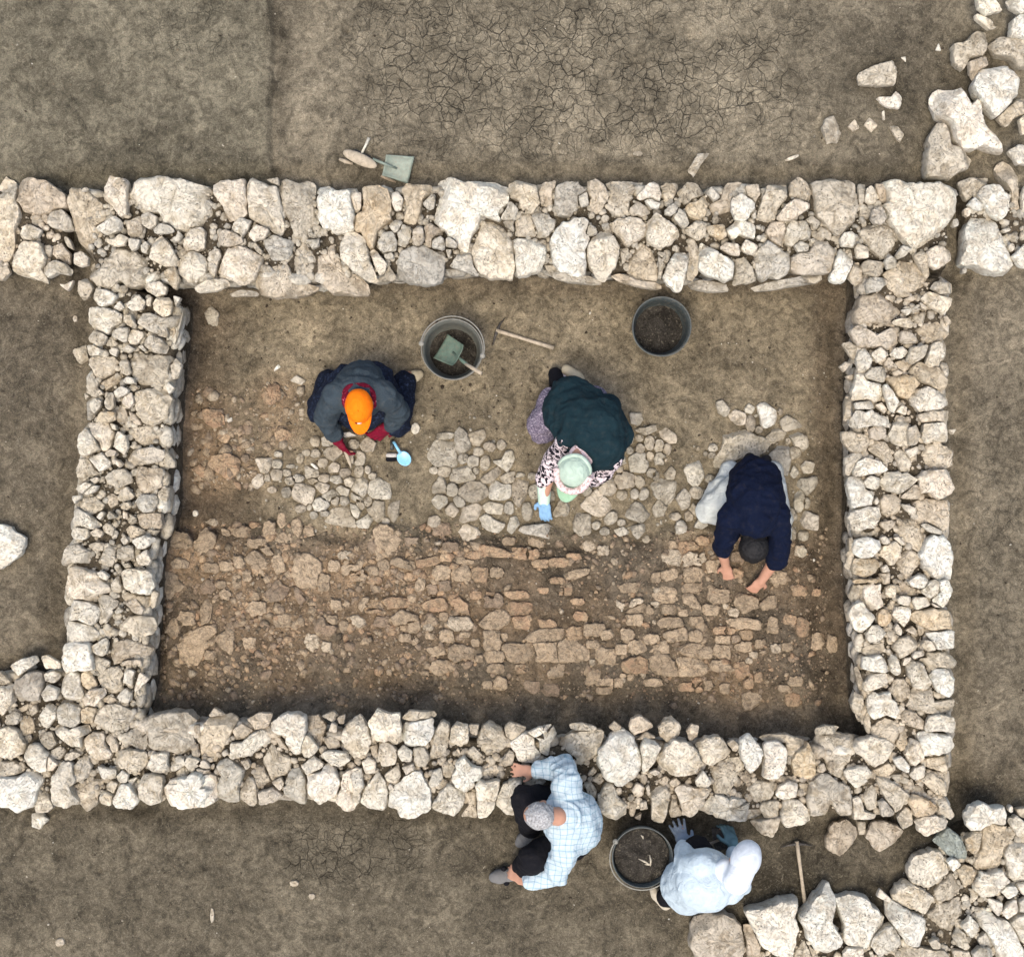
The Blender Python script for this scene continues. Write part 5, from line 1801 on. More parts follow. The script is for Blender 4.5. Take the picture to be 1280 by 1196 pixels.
tag(scatter('clay_crumbs', 300, rect(322, 478, 376, 560, True), .006, .036, ['bd', 'br', 'bl', 'bk'], [.3, .3, .25, .15], 26, -.2), 'crumbly burnt clay left of the orange-capped digger', 'clay crumbs', kind='stuff')
tag(scatter('brick_fragments', 3600, rect(195, 665, 1035, 885, True), .007, .036, ['bd', 'br', 'bk', 'bl'], [.42, .28, .2, .1], 14, .0), 'broken mud brick fragments pressed into the soil between the courses', 'brick fragments', kind='stuff')
tag(scatter('cobble_chips', 900, rect(310, 510, 1020, 670, True), .005, .016, ['t', 'tl', 'crumb'], [.45, .25, .3], 15, .1), 'small stone chips between the cobbles', 'stone chips', kind='stuff')
tag(scatter('grit', 12000, rect(-20, -20, 1300, 1216, False), .002, .008, ['crumb', 'crumbp', 'dirt', 'b'], [.5, .22, .2, .08], 5), 'grit and small crumbs on the soil outside the walls', 'grit', kind='stuff')
tag(scatter('white_chips', 260, rect(200, 350, 1075, 925, True), .003, .011, ['c', 'w'], [.6, .4], 6, .6), 'tiny white limestone chips on the trench floor', 'stone chips', kind='stuff')
tag(scatter('pale_chips', 420, rect(-20, -20, 1300, 1216, False), .003, .010, ['c', 'w', 'b'], [.4, .2, .4], 8, .6), 'tiny pale limestone chips on the soil outside the walls', 'stone chips', kind='stuff')
# ---------------------------------------------------------------- people
def remesh(mb, voxel, smooth=4):
    me = bpy.data.meshes.new('tmp'); me.from_pydata([tuple(p) for p in np.concatenate(mb.v)], [], mb.f)
    o = bpy.data.objects.new('tmp', me); COL.objects.link(o)
    r = o.modifiers.new('r', 'REMESH'); r.mode = 'VOXEL'; r.voxel_size = voxel; r.use_smooth_shade = True
    s = o.modifiers.new('s', 'SMOOTH'); s.iterations = smooth; s.factor = .5
    dg = bpy.context.evaluated_depsgraph_get(); e = o.evaluated_get(dg)
    m2 = bpy.data.meshes.new_from_object(e, depsgraph=dg)
    bpy.data.objects.remove(o); bpy.data.meshes.remove(me)
    return m2
def skin(name, prims, mat, parent, voxel=.009, smooth=4, folds=0, fs=9, seed=0, cut=None):
    mb = MB()
    for p in prims: mb.add(*p)
    me = remesh(mb, voxel, smooth); n = len(me.vertices)
    co = np.empty(n*3); me.vertices.foreach_get('co', co); co = co.reshape(-1, 3)
    if folds:
        no = np.empty(n*3); me.vertices.foreach_get('normal', no); no = no.reshape(-1, 3)
        wx = co + .05*np.stack([fbm(co[:, 0]*5, co[:, 1]*5, co[:, 2]*5, 2, seed+k) for k in range(3)], 1)
        r = 1-np.abs(noise3(wx[:, 0]*fs+seed, wx[:, 1]*fs*.6, wx[:, 2]*fs, seed))*2.2
        r2 = 1-np.abs(noise3(wx[:, 0]*fs*1.2, wx[:, 1]*fs*2.1+seed, wx[:, 2]*fs*1.5, seed+9))*2.2
        d = folds*(np.clip(r, -.6, 1)*.8 + np.clip(r2, -.6, 1)*.6) + folds*.6*fbm(co[:, 0]*22, co[:, 1]*22, co[:, 2]*22, 2, seed)
        co = co + no*d[:, None]
    me.vertices.foreach_set('co', (co-np.array(wloc(parent))).ravel()); me.update()
    me.materials.append(mat); me.polygons.foreach_set('use_smooth', [True]*len(me.polygons))
    me.name = name; o = bpy.data.objects.new(name, me); COL.objects.link(o); o.parent = parent
    return o
def hand(w, tip, palmn, spread=.18, curl=.5, side=1, s=1.0):
    """palm + four fingers + thumb as prims; w wrist, tip = direction point, palmn = direction the palm faces"""
    w = Vector(w); d = (Vector(tip)-w).normalized(); n = Vector(palmn); n = (n-d*n.dot(d)).normalized(); u = d.cross(n)*side
    R = Matrix((u, d, n)).transposed()
    pr = [ellipsoid(w+d*.045*s, (.040*s, .050*s, .017*s), R), capsule(w-d*.02, .027*s, w+d*.02*s, .028*s)]
    for i, L in enumerate((.070, .080, .075, .058)):
        off = (i-1.5)*.0195*s; b = w + d*.082*s + u*off; dd = (d + u*(i-1.5)*spread).normalized()
        p1 = b + dd*L*.5*s + n*curl*.012; p2 = p1 + (dd*(1-curl*.55) + n*curl).normalized()*L*.5*s
        pr.append(capsule(b-dd*.02, .0098*s, p1, .009*s, 10)); pr.append(capsule(p1, .009*s, p2, .0075*s, 10))
    t0 = w + d*.022*s - u*.028*s; t1 = t0 - u*.030*s + d*.025*s + n*.008; t2 = t1 + d*.028*s - u*.006*s + n*.012*(curl+.3)
    pr += [capsule(t0, .013*s, t1, .011*s, 10), capsule(t1, .011*s, t2, .009*s, 10)]
    return pr
def headp(c, fwd, up, s=1.0):
    """skull, jaw, nose, lips, ears; fwd = where the face points, up = crown"""
    c = Vector(c); f = Vector(fwd).normalized(); u = Vector(up); u = (u-f*u.dot(f)).normalized(); r = f.cross(u)
    R = Matrix((r, f, u)).transposed()
    pr = [ellipsoid(c+u*.02*s, (.076*s, .096*s, .090*s), R), ellipsoid(c+f*.028*s-u*.055*s, (.056*s, .060*s, .062*s), R),
          capsule(c+f*.088*s+u*.0*s, .009*s, c+f*.106*s-u*.032*s, .014*s, 10), capsule(c+f*.075*s-u*.062*s-r*.02*s, .008*s, c+f*.075*s-u*.062*s+r*.02*s, .008*s, 10),
          capsule(c+f*.074*s-u*.075*s-r*.016*s, .008*s, c+f*.074*s-u*.075*s+r*.016*s, .008*s, 10), capsule(c+f*.083*s+u*.022*s-r*.035*s, .010*s, c+f*.083*s+u*.022*s+r*.035*s, .010*s, 10)]
    for sgn in (-1, 1):
        pr.append(ellipsoid(c+r*sgn*.078*s-f*.008*s-u*.01*s, (.010*s, .019*s, .030*s), R)); pr.append(ellipsoid(c+f*.078*s+u*.004*s+r*sgn*.03*s, (.012*s, .010*s, .008*s), R))
    return pr, R, r, f, u
def limb(*pr): return [capsule(pr[i][0], pr[i][1], pr[i+1][0], pr[i+1][1]) for i in range(len(pr)-1)]
def grow(l, g): return [(p, r+g) for p, r in l]
def foot(h, t, s=1.0):
    h, t = Vector(h), Vector(t); d = (t-h)
    return [capsule(h, .040*s, h+d*.35, .042*s), capsule(h+d*.3, .040*s, h+d*.75, .046*s), capsule(h+d*.75, .045*s, t, .034*s)]
skinA = NT('skin_tanned'); _p = skinA.pos(); skinA = skinA.done(skinA.mix(skinA.noise(_p, 30, 3), (.42, .21, .13), (.50, .28, .19)), .55, skinA.bump(skinA.noise(_p, 200, 2), .2, .002), .3)
def rnd_mat(name, cols, scale, base=None):
    t = NT(name); p = t.pos(); n = t.noise(p, scale, 3, .6, .6)
    return t.done(t.ramp(n, cols, 'CONSTANT'), .85, t.bump(t.noise(p, 16, 4), .5, .02), .15)
C_ = lambda *a: lin(a)
# -- digger in the orange cap ------------------------------------------------
g0 = gz1(*P(450, 500, 0)[:2])
A = empty('person', P(450, 500, g0), 'kneeling person in an orange cap, slate jacket and maroon gloves', 'person', 'people digging')
hip = P(452, 481, .34); ch = P(450, 490, .52); nk = P(449, 497, .66); hd = P(449, 507, .74)
fd, up = Vector((.02, -.93, -.36)), Vector((.02, -.36, .93))
hp, R, r_, f_, u_ = headp(hd, fd, up)
armR = [(P(420, 494, .585), .055), (P(407, 520, .38), .045), (P(419, 546, .19), .032)]
armL = [(P(480, 494, .585), .055), (P(498, 514, .38), .045), (P(485, 534, .20), .032)]
legR = [(P(432, 478, .30), .085), (P(399, 512, .20), .060), (P(410, 476, .07), .042)]
legL = [(P(472, 478, .30), .085), (P(498, 530, .13), .062), (P(506, 478, .08), .045)]
torso = [capsule(hip, .13, ch, .13), capsule(ch-Vector((0,0,.03)), .12, P(449, 492, .57)-Vector((0,0,.03)), .09), capsule(P(426, 493, .58), .05, P(474, 493, .58), .05), capsule(P(449, 490, .63), .055, nk, .05)]
hR = hand(P(420, 547, .18), P(429, 562, .09), (.6, -.2, -.8), .05, .7, 1, 1.2); hL = hand(P(484, 533, .22), P(474, 542, .16), (-.5, .1, -.8), .08, .7, -1, 1.2)
skin('body', hp + torso + limb(*armR) + limb(*armL) + limb(*legR) + limb(*legL) + hR + hL + foot(P(506, 480, .07), P(512, 470, .05)), skinA, A)
M['jacket'] = cloth_mat('slate_jacket', C_(56, 66, 72), .9, .6)
skin('jacket', [capsule(hip, .152, ch, .155), capsule(ch, .155, P(449, 493, .58), .130), capsule(P(424, 493, .585), .086, P(477, 493, .585), .086)] + limb((armR[0][0], .078), (armR[1][0], .068), (P(417, 542, .21), .052)) + limb((armL[0][0], .078), (armL[1][0], .070), (P(488, 530, .23), .052)), M['jacket'], A, folds=0.0128, seed=3)
M['jeans'] = rnd_mat('navy_print_trousers', [(0, C_(17, 22, 34)), (.5, C_(26, 33, 48)), (.62, C_(48, 58, 78))], 70)
skin('apron', [ellipsoid(P(452, 514, .24), (.15, .13, .09)), capsule(P(430, 512, .26), .08, P(475, 512, .26), .08)], M['jeans'], A, folds=0.0096, seed=6)
skin('trousers', limb(*grow(legR, .022)) + limb(*grow(legL, .024)) + [capsule(P(440, 478, .28), .125, P(464, 478, .28), .13)], M['jeans'], A, folds=0.0112, seed=5)
M['maroon'] = cloth_mat('maroon_knit', C_(112, 14, 38), .9, .4)
gR = hand(P(420, 547, .18), P(429, 562, .09), (.6, -.2, -.8), .05, .7, 1, 1.36); gL = hand(P(484, 533, .22), P(474, 542, .16), (-.5, .1, -.8), .08, .7, -1, 1.36)
skin('glove', gR + [capsule(P(417, 541, .21), .041, P(421, 549, .17), .038)], M['maroon'], A, .006, 2)
skin('glove', gL + [capsule(P(488, 529, .23), .041, P(483, 536, .18), .038)], M['maroon'], A, .006, 2)
v, f = tube([P(449, 498, .66)+Vector((.088*math.cos(a), .078*math.sin(a), .035*math.sin(a)-.005)) for a in np.linspace(0, 2*PI, 30)], .024, 10)
skin('scarf', [(v, f), ellipsoid(P(434, 499, .70), (.035, .045, .025))], rnd_mat('maroon_floral_scarf', [(0, C_(96, 12, 34)), (.56, C_(150, 40, 60)), (.66, C_(215, 180, 180))], 60), A, .008, 2, .004)
M['orange'] = cloth_mat('orange_cotton', C_(252, 122, 10), .8, .35, .04)
capup = u_; cf = f_; cr = cf.cross(capup)
RC = Matrix((cr, cf, capup)).transposed()
def capmesh(c, rx, ry, rz, RC, brim, bw, hollow=True):
    mb = MB(); c = Vector(c)
    V = []; F = []; n, m = 32, 12
    for i in range(m+1):
        a = PI/2*1.06*i/m
        for k in range(n):
            b = 2*PI*k/n; s = 1+.012*math.cos(6*b)*math.sin(a)
            V.append(tuple(c + RC @ Vector((rx*s*math.sin(a)*math.cos(b), ry*s*math.sin(a)*math.sin(b), rz*math.cos(a)))))
    for i in range(m):
        for k in range(n): F.append((i*n+k, (i+1)*n+k, (i+1)*n+(k+1) % n, i*n+(k+1) % n))
    mb.add(V, F)
    return mb
ac = hd+u_*.018-f_*.004; crown = capmesh(ac, .086, .108, .102, RC, 0, 0)
crown.add(*ellipsoid(ac+capup*.102, (.008, .008, .004), RC, 10, 6))
cap = crown.build('cap', M['orange'], A)
def visor(c, RC, w, L, y0, droop=.35, n=20, m=8, th=.004):
    V = []; F = []
    for side in (1, -1):
        for i in range(m+1):
            for k in range(n+1):
                a = PI*(k/n); t = i/m
                x = w*math.cos(a)*(1-.06*t); y = y0*math.sin(a)*1.0 + L*t*math.sin(a)**.6
                z = -droop*(abs(x)/w)**2*.05 - .012*t + side*th/2
                V.append(tuple(Vector(c)+RC @ Vector((x, y, z))))
    q = (m+1)*(n+1)
    for s0, rev in ((0, False), (q, True)):
        for i in range(m):
            for k in range(n):
                f = (s0+i*(n+1)+k, s0+i*(n+1)+k+1, s0+(i+1)*(n+1)+k+1, s0+(i+1)*(n+1)+k); F.append(f[::-1] if rev else f)
    for k in range(n): F.append((m*(n+1)+k, m*(n+1)+k+1, q+m*(n+1)+k+1, q+m*(n+1)+k))
    return V, F
mb = MB(); mb.add(*visor(ac+RC @ Vector((0, .0, .018)), RC, .082, .085, .098)); mb.build('visor', M['orange'], cap)
lg = MB(); cc = P(447, 522, .80) ; lg.add(*ellipsoid(ac+RC @ Vector((0, .092, .052)), (.017, .008, .009), RC, 12, 6)); lg.build('badge', cloth_mat('pale_badge', C_(205, 190, 175)), cap)
lg = MB(); lg.add(*ellipsoid(ac+RC @ Vector((.016, .091, .051)), (.011, .008, .008), RC, 10, 6)); lg.build('badge', cloth_mat('dark_badge', C_(90, 45, 15)), cap)
M['shoeb'] = cloth_mat('beige_suede', C_(190, 176, 146), .9, .3); M['shoed'] = cloth_mat('dark_leather', C_(40, 38, 38), .7, .3)
skin('shoe', foot(P(504, 476, .06), P(524, 468, .04), .9), M['shoeb'], A, .008, 2)
skin('shoe', foot(P(412, 480, .06), P(406, 470, .04), .8), M['shoed'], A, .008, 2)
# -- digger in the mint hat ---------------------------------------------------
B = empty('person', P(735, 540, g0), 'stooping person in a dark teal vest, spotted sleeves and mint cap', 'person', 'people digging')
hip = P(722, 506, .36); ch = P(744, 540, .54); nk = P(724, 566, .66); hd = P(718, 586, .70)
cf = Vector((-.25, -.85, -.42)).normalized(); cu = Vector((-.12, -.38, .90)); cu = (cu-cf*cu.dot(cf)).normalized(); hp, R, r_, f_, u_ = headp(hd, cf, cu)
armR = [(P(712, 548, .58), .052), (P(692, 574, .36), .042), (P(680, 622, .14), .030)]
armL = [(P(764, 572, .54), .052), (P(752, 592, .34), .042), (P(738, 596, .18), .030)]
legL = [(P(706, 506, .30), .085), (P(676, 534, .13), .065), (P(702, 482, .08), .042)]
legR = [(P(740, 506, .30), .085), (P(752, 540, .16), .065), (P(722, 484, .08), .042)]
torso = [capsule(hip, .13, ch, .13), capsule(ch-Vector((0,0,.03)), .12, P(734, 556, .58)-Vector((0,0,.03)), .09), capsule(P(716, 548, .56), .06, P(760, 568, .55), .06), capsule(P(732, 560, .60), .06, nk, .05), capsule(nk, .05, hd, .05)]
hR = hand(P(680, 625, .125), P(682, 650, .055), (.3, .2, -.9), .03, .45, 1, .95); hL = hand(P(738, 596, .18), P(730, 600, .10), (0, .2, -.9), .1, .6, -1)
skin('body', hp + torso + limb(*armR) + limb(*armL) + limb(*legL) + limb(*legR) + hR + hL, skinA, B)
M['vest'] = cloth_mat('teal_vest', C_(22, 42, 48), .9, .5, .05)
skin('vest', [capsule(P(716, 508, .38), .185, P(742, 534, .54), .20), capsule(P(742, 534, .54), .20, P(746, 552, .56), .178), capsule(P(752, 520, .42), .14, P(762, 545, .46), .14), capsule(P(716, 546, .57), .09, P(762, 568, .54), .092), capsule(P(700, 520, .40), .10, P(708, 536, .48), .09)], M['vest'], B, folds=0.0128, seed=13)
M['spots'] = rnd_mat('black_and_pale_spotted_cloth', [(0, C_(22, 20, 26)), (.49, C_(212, 196, 196)), (.62, C_(226, 214, 210))], 42)
skin('sleeve', limb((armR[0][0], .068), (armR[1][0], .060), (P(680, 600, .22), .052)), M['spots'], B, folds=0.0096, seed=14)
skin('sleeve', limb((armL[0][0], .068), (armL[1][0], .058), (P(741, 598, .21), .048)), M['spots'], B, folds=0.0080, seed=15)
M['cuff'] = cloth_mat('mint_sleeve_guard', C_(196, 218, 196), .9, .5)
skin('sleeve_guard', [capsule(P(679, 599, .23), .044, P(680, 626, .11), .038)], M['cuff'], B, .007, 2, folds=0.0048)
M['gloveb'] = cloth_mat('blue_glove', C_(132, 170, 200), .85, .4)
skin('glove', hand(P(680, 625, .125), P(682, 650, .055), (.3, .2, -.9), .03, .45, 1, 1.1), M['gloveb'], B, .006, 2)
skin('glove', hand(P(738, 596, .18), P(730, 600, .10), (0, .2, -.9), .1, .6, -1, 1.16), M['gloveb'], B, .006, 2)
M['skirt'] = rnd_mat('grey_violet_print', [(0, C_(92, 84, 98)), (.5, C_(128, 118, 130)), (.60, C_(168, 158, 166))], 90)
skin('skirt', [capsule(P(706, 508, .30), .125, P(679, 532, .14), .105), capsule(P(690, 500, .24), .08, P(675, 540, .10), .07), capsule(P(740, 506, .28), .12, P(750, 540, .16), .10)], M['skirt'], B, folds=0.0112, seed=17)
M['black'] = cloth_mat('black_cloth', C_(20, 20, 24), .9, .4, .04)
skin('leggings', limb((P(700, 505, .16), .060), (P(697, 478, .11), .050), (P(694, 467, .09), .040)) + limb((P(715, 500, .16), .06), (P(712, 480, .11), .050)), M['black'], B, folds=0.0064)
skin('shoe', foot(P(708, 462, .11), P(726, 474, .09), .85), M['shoeb'], B, .008, 2)
skin('shoe', foot(P(705, 472, .08), P(719, 481, .06), .8), cloth_mat('pale_canvas', C_(196, 190, 192)), B, .008, 2)
M['mint'] = cloth_mat('mint_cotton', C_(150, 184, 152), .9, .6); M['mintp'] = cloth_mat('pale_mint_cotton', C_(176, 194, 176), .9, .6)
RC = Matrix((cf.cross(cu), cf, cu)).transposed()
hc = hd+u_*.02
hatc = capmesh(hc, .100, .104, .100, RC, 0, 0); hat = hatc.build('hat', M['mintp'], B)
tv, tf = tube([hc+RC @ Vector((.094*math.cos(a), -.002+.100*math.sin(a), .012+.004*math.sin(5*a))) for a in np.linspace(PI*1.02, PI*1.98, 24)], .016, 8); mb = MB(); mb.add(tv, tf); mb.build('hat_roll', M['mintp'], hat)
mb = MB(); mb.add(*visor(hc+RC @ Vector((0, .02, .004)), RC, .090, .125, .085, .6)); mb.build('visor', M['mint'], hat)
tv, tf = tube([hc+RC @ Vector((.098*math.cos(a), .014+.102*math.sin(a), .030+.03*math.sin(a))) for a in np.linspace(-.1, PI+.1, 26)], [.018+.010*math.sin(k*1.7)**2 for k in range(26)], 8)
skin('scarf', [(tv, tf), ellipsoid(P(728, 568, .66), (.085, .07, .05)), ellipsoid(hc+RC @ Vector((-.098, .02, 0)), (.03, .028, .022), RC), ellipsoid(hc+RC @ Vector((.07, .085, .01)), (.03, .026, .02), RC)], rnd_mat('pink_floral_scarf', [(0, C_(176, 150, 142)), (.45, C_(222, 196, 192)), (.6, C_(232, 214, 208))], 70), B, .007, 2, .004)
# -- digger in the navy shirt ---------------------------------------------------
Cp = empty('person', P(943, 640, g0), 'bare-headed person in a navy shirt and white trousers, bent double over the mud bricks', 'person', 'people digging')
hip = P(944, 600, .38); ch = P(945, 634, .50); nk = P(942, 662, .50); hd = P(941, 680, .44)
hp, R, r_, f_, u_ = headp(hd, (0, -.25, -.97), (0, -.97, .25))
armR = [(P(913, 650, .48), .055), (P(901, 680, .33), .044), (P(907, 706, .15), .029)]
armL = [(P(974, 650, .48), .055), (P(972, 695, .30), .046), (P(953, 724, .14), .031)]
legR = [(P(927, 608, .29), .078), (P(889, 638, .12), .066), (P(912, 590, .07), .045)]
legL = [(P(960, 608, .29), .078), (P(974, 648, .12), .062), (P(966, 590, .07), .045)]
torso = [capsule(hip, .13, ch, .13), capsule(ch-Vector((0,0,.03)), .12, P(944, 648, .50)-Vector((0,0,.03)), .09), capsule(P(917, 648, .48), .06, P(970, 648, .48), .06), capsule(P(944, 652, .50), .06, nk, .055), capsule(nk, .053, hd, .05)]
hR = hand(P(907, 706, .15), P(911, 726, .085), (.3, .1, -.9), .07, .7, 1, 1.0); hL = hand(P(953, 724, .14), P(941, 738, .08), (-.2, .2, -.9), .08, .8, -1, 1.05)
skin('body', hp + torso + limb(*armR) + limb(*armL) + limb(*legR) + limb(*legL) + hR + hL, skinA, Cp)
M['navy'] = cloth_mat('navy_shirt', C_(8, 17, 38), .9, .5, .04)
skin('shirt', [capsule(P(944, 602, .38), .160, P(944, 624, .48), .174), capsule(P(944, 624, .48), .174, P(944, 646, .49), .146), capsule(P(917, 646, .48), .092, P(971, 646, .48), .092)] + limb((armR[0][0], .074), (P(906, 676, .36), .064), (P(905, 683, .31), .062)) + limb((armL[0][0], .080), (P(972, 690, .33), .070), (P(970, 700, .28), .062)), M['navy'], Cp, folds=0.0128, seed=23)
M['white'] = cloth_mat('white_trousers', C_(194, 197, 190), .85, .6, .1)
skin('trousers', limb(*grow(legR, .024)) + limb(*grow(legL, .022)) + [capsule(P(924, 612, .28), .10, P(893, 634, .14), .088), capsule(P(893, 634, .14), .09, P(892, 640, .12), .085), capsule(P(903, 606, .14), .06, P(890, 640, .09), .07), capsule(P(962, 612, .26), .10, P(973, 645, .13), .080), capsule(P(975, 645, .11), .07, P(982, 668, .06), .040), capsule(P(935, 608, .28), .10, P(955, 608, .28), .10)], M['white'], Cp, folds=0.0112, seed=25)
hm = NT('dark_hair'); _p = hm.pos(); M['hair'] = hm.done(hm.ramp(hm.noise(_p, 120, 4), [(.3, C_(10, 9, 9)), (.7, C_(28, 25, 24))]), .6, hm.bump(hm.noise(_p, 160, 4), .9, .006), .35)
skin('hair', [ellipsoid(hd+u_*.026-f_*.020, (.092, .104, .098), R), ellipsoid(hd-f_*.055-u_*.03, (.070, .055, .06), R)], M['hair'], Cp, .007, 2, .005, 40, 4)
skin('shoe', foot(P(934, 576, .08), P(938, 572, .05), .85), M['shoed'], Cp, .008, 2); skin('shoe', foot(P(956, 580, .08), P(958, 574, .05), .85), M['shoed'], Cp, .008, 2)
# -- man in the plaid shirt -----------------------------------------------------
g1 = gz1(*P(690, 1060, .2)[:2])
D = empty('person', P(700, 1030, g1), 'squatting grey-haired man in a pale plaid shirt with one hand on the wall', 'person', 'people digging')
hip = P(719, 1035, .46); ch = P(712, 1022, .67); nk = P(697, 1020, .84); hd = P(676, 1018, .86)
hp, R, r_, f_, u_ = headp(hd, (-.75, .02, -.66), (-.66, .02, .75))
armT = [(P(708, 976, .72), .056), (P(704, 957, .56), .046), (P(668, 964, .48), .032)]
armB = [(P(706, 1062, .72), .056), (P(694, 1094, .54), .046), (P(658, 1102, .48), .032)]
legT = [(P(716, 1006, .40), .09), (P(657, 1000, .60), .066), (P(664, 1036, .28), .045)]
legB = [(P(716, 1052, .40), .09), (P(667, 1072, .56), .068), (P(648, 1094, .27), .045)]
torso = [capsule(hip, .13, ch, .13), capsule(ch-Vector((0,0,.03)), .12, P(709, 1020, .72)-Vector((0,0,.03)), .09), capsule(P(708, 986, .72), .06, P(706, 1052, .72), .06), capsule(P(706, 1020, .76), .062, nk, .058), capsule(nk, .056, hd-f_*.03, .055)]
hT = hand(P(668, 964, .48), P(655, 963, .455), (0, .0, -1), .12, .25, -1, 1.05); hB = hand(P(658, 1102, .48), P(641, 1092, .43), (-.2, .1, -.9), .12, .5, 1, 1.05)
skin('body', hp + torso + limb(*armT) + limb(*armB) + limb(*legT) + limb(*legB) + hT + hB, skinA, D)
pm = NT('blue_plaid_cotton'); p_ = pm.pos(); sx = pm.n('ShaderNodeSeparateXYZ')
nn = pm.n('ShaderNodeTexNoise', i_Scale=3.5, i_Detail=2.0); pm.l(p_, nn.inputs['Vector'])
sc_ = pm.n('ShaderNodeVectorMath', operation='SCALE'); sc_.inputs['Scale'].default_value = .10; pm.l(nn.outputs['Color'], sc_.inputs[0])
ad_ = pm.n('ShaderNodeVectorMath', operation='ADD'); pm.l(p_, ad_.inputs[0]); pm.l(sc_.outputs[0], ad_.inputs[1]); pm.l(ad_.outputs[0], sx.inputs[0])
def lines(ax, per, wd):
    m = pm.math('FRACT', pm.math('MULTIPLY', ax, 1/per)); return pm.ramp(m, [(0, 1), (wd, 0), (1-wd/2, 0), (1, 1)])
base = C_(186, 200, 205)
c = pm.mix(pm.math('MULTIPLY', lines(sx.outputs[0], .038, .13), .75), base, C_(112, 148, 164)); c = pm.mix(pm.math('MULTIPLY', lines(sx.outputs[1], .038, .13), .75), c, C_(104, 142, 160))
c = pm.mix(pm.math('MULTIPLY', lines(sx.outputs[1], .076, .3), .25), c, C_(150, 180, 190))
M['plaid'] = pm.done(c, .85, pm.bump(pm.noise(p_, 13, 4, .6, 1.0), .6, .025), .15)
skin('shirt', [capsule(P(718, 1033, .50), .166, P(713, 1024, .66), .178), capsule(P(713, 1024, .66), .175, P(710, 1020, .71), .150), capsule(P(709, 980, .71), .092, P(707, 1056, .71), .095)] + limb((armT[0][0], .082), (P(703, 958, .58), .074), (P(676, 962, .50), .052)) + limb((armB[0][0], .084), (P(694, 1092, .56), .074), (P(664, 1100, .50), .052)), M['plaid'], D, folds=0.0144, seed=33)
v, f = tube([P(706, 1020, .81)+Vector((.078*math.cos(a)+.01, .082*math.sin(a), .045*math.cos(a))) for a in np.linspace(-2.1, 2.1, 24)], .014, 8); mb = MB(); mb.add(v, f); mb.build('collar', M['plaid'], D)
skin('trousers', limb((legT[0][0], .115), (legT[1][0], .094), (P(663, 1032, .34), .070)) + limb((legB[0][0], .115), (legB[1][0], .094), (P(652, 1090, .33), .066)) + [capsule(P(717, 1012, .40), .12, P(717, 1048, .40), .12)], M['black'], D, folds=0.0096, seed=35)
gm = NT('grey_hair'); _p = gm.pos(); M['grey'] = gm.done(gm.ramp(gm.noise(_p, 90, 5), [(.3, C_(120, 118, 116)), (.65, C_(190, 190, 188))]), .7, gm.bump(gm.noise(_p, 180, 4), .9, .006), .3)
skin('hair', [ellipsoid(hd+u_*.030-f_*.012, (.082, .094, .084), R), ellipsoid(hd-f_*.040-u_*.01, (.068, .05, .05), R)], M['grey'], D, .007, 2, .004, 40, 4)
M['shoeg'] = cloth_mat('grey_slipper', C_(112, 111, 108), .85, .3)
so = skin('shoe', foot(P(643, 1092, g1+.05), P(618, 1096, g1+.04), 1.08), M['shoeg'], D, .008, 2)
sm = MB(); sm.add(*capsule(P(630, 1086, g1+.055), .020, P(633, 1103, g1+.055), .020)); sm.add(*ellipsoid(P(632, 1095, g1+.068), (.030, .036, .018))); sm.build('strap', M['black'], so)
skin('shoe', foot(P(665, 1038, g1+.05), P(650, 1053, g1+.035), 1.0), M['shoeg'], D, .008, 2)
# -- person in white ---------------------------------------------------------------
E = empty('person', P(885, 1100, g1), 'crouching person in a white shirt and white cap with grey gloves beside the full bucket', 'person', 'people digging')
hip = P(860, 1106, .46); ch = P(882, 1098, .68); nk = P(908, 1092, .78); hd = P(930, 1077, .82)
cf = Vector((.38, .84, -.40)).normalized(); cu = Vector((.2, .35, .90)); cu = (cu-cf*cu.dot(cf)).normalized(); hp, R, r_, f_, u_ = headp(hd, cf, cu)
armT = [(P(876, 1080, .72), .056), (P(863, 1086, .60), .046), (P(855, 1058, .42), .031)]
armB = [(P(910, 1112, .70), .056), (P(925, 1090, .50), .046), (P(917, 1058, .38), .031)]
legT = [(P(856, 1092, .40), .088), (P(872, 1064, .50), .066), (P(850, 1090, .27), .045)]
legB = [(P(860, 1120, .40), .088), (P(900, 1092, .42), .066), (P(838, 1124, .27), .045)]
torso = [capsule(hip, .13, ch, .13), capsule(ch-Vector((0,0,.03)), .12, P(893, 1096, .72)-Vector((0,0,.03)), .09), capsule(P(883, 1082, .71), .06, P(906, 1108, .70), .06), capsule(P(898, 1094, .75), .06, nk, .055), capsule(nk, .053, hd-f_*.03, .05)]
hT = hand(P(856, 1057, .40), P(850, 1040, .345), (0, -.1, -1), .16, .15, 1, .98); hB = hand(P(917, 1058, .38), P(912, 1042, .33), (-.4, 0, -.9), .08, .8, -1, 1.05)
skin('body', hp + torso + limb(*armT) + limb(*armB) + limb(*legT) + limb(*legB) + hT + hB, skinA, E)
M['wshirt'] = cloth_mat('white_shirt', C_(186, 200, 206), .8, .6, .03); M['wcap'] = cloth_mat('white_cap_cloth', C_(214, 220, 224), .8, .3, .0)
skin('shirt', [capsule(P(862, 1106, .50), .178, P(882, 1100, .66), .190), capsule(P(882, 1100, .65), .180, P(896, 1098, .68), .145), capsule(P(884, 1082, .71), .088, P(912, 1110, .69), .092), capsule(P(912, 1108, .66), .075, P(926, 1106, .60), .060)] + limb((P(878, 1082, .76), .082), (P(862, 1084, .68), .078), (P(855, 1062, .48), .062)) + limb((armB[0][0], .080), (P(922, 1088, .53), .070), (P(917, 1066, .42), .050)), M['wshirt'], E, folds=0.009, seed=47, fs=5)
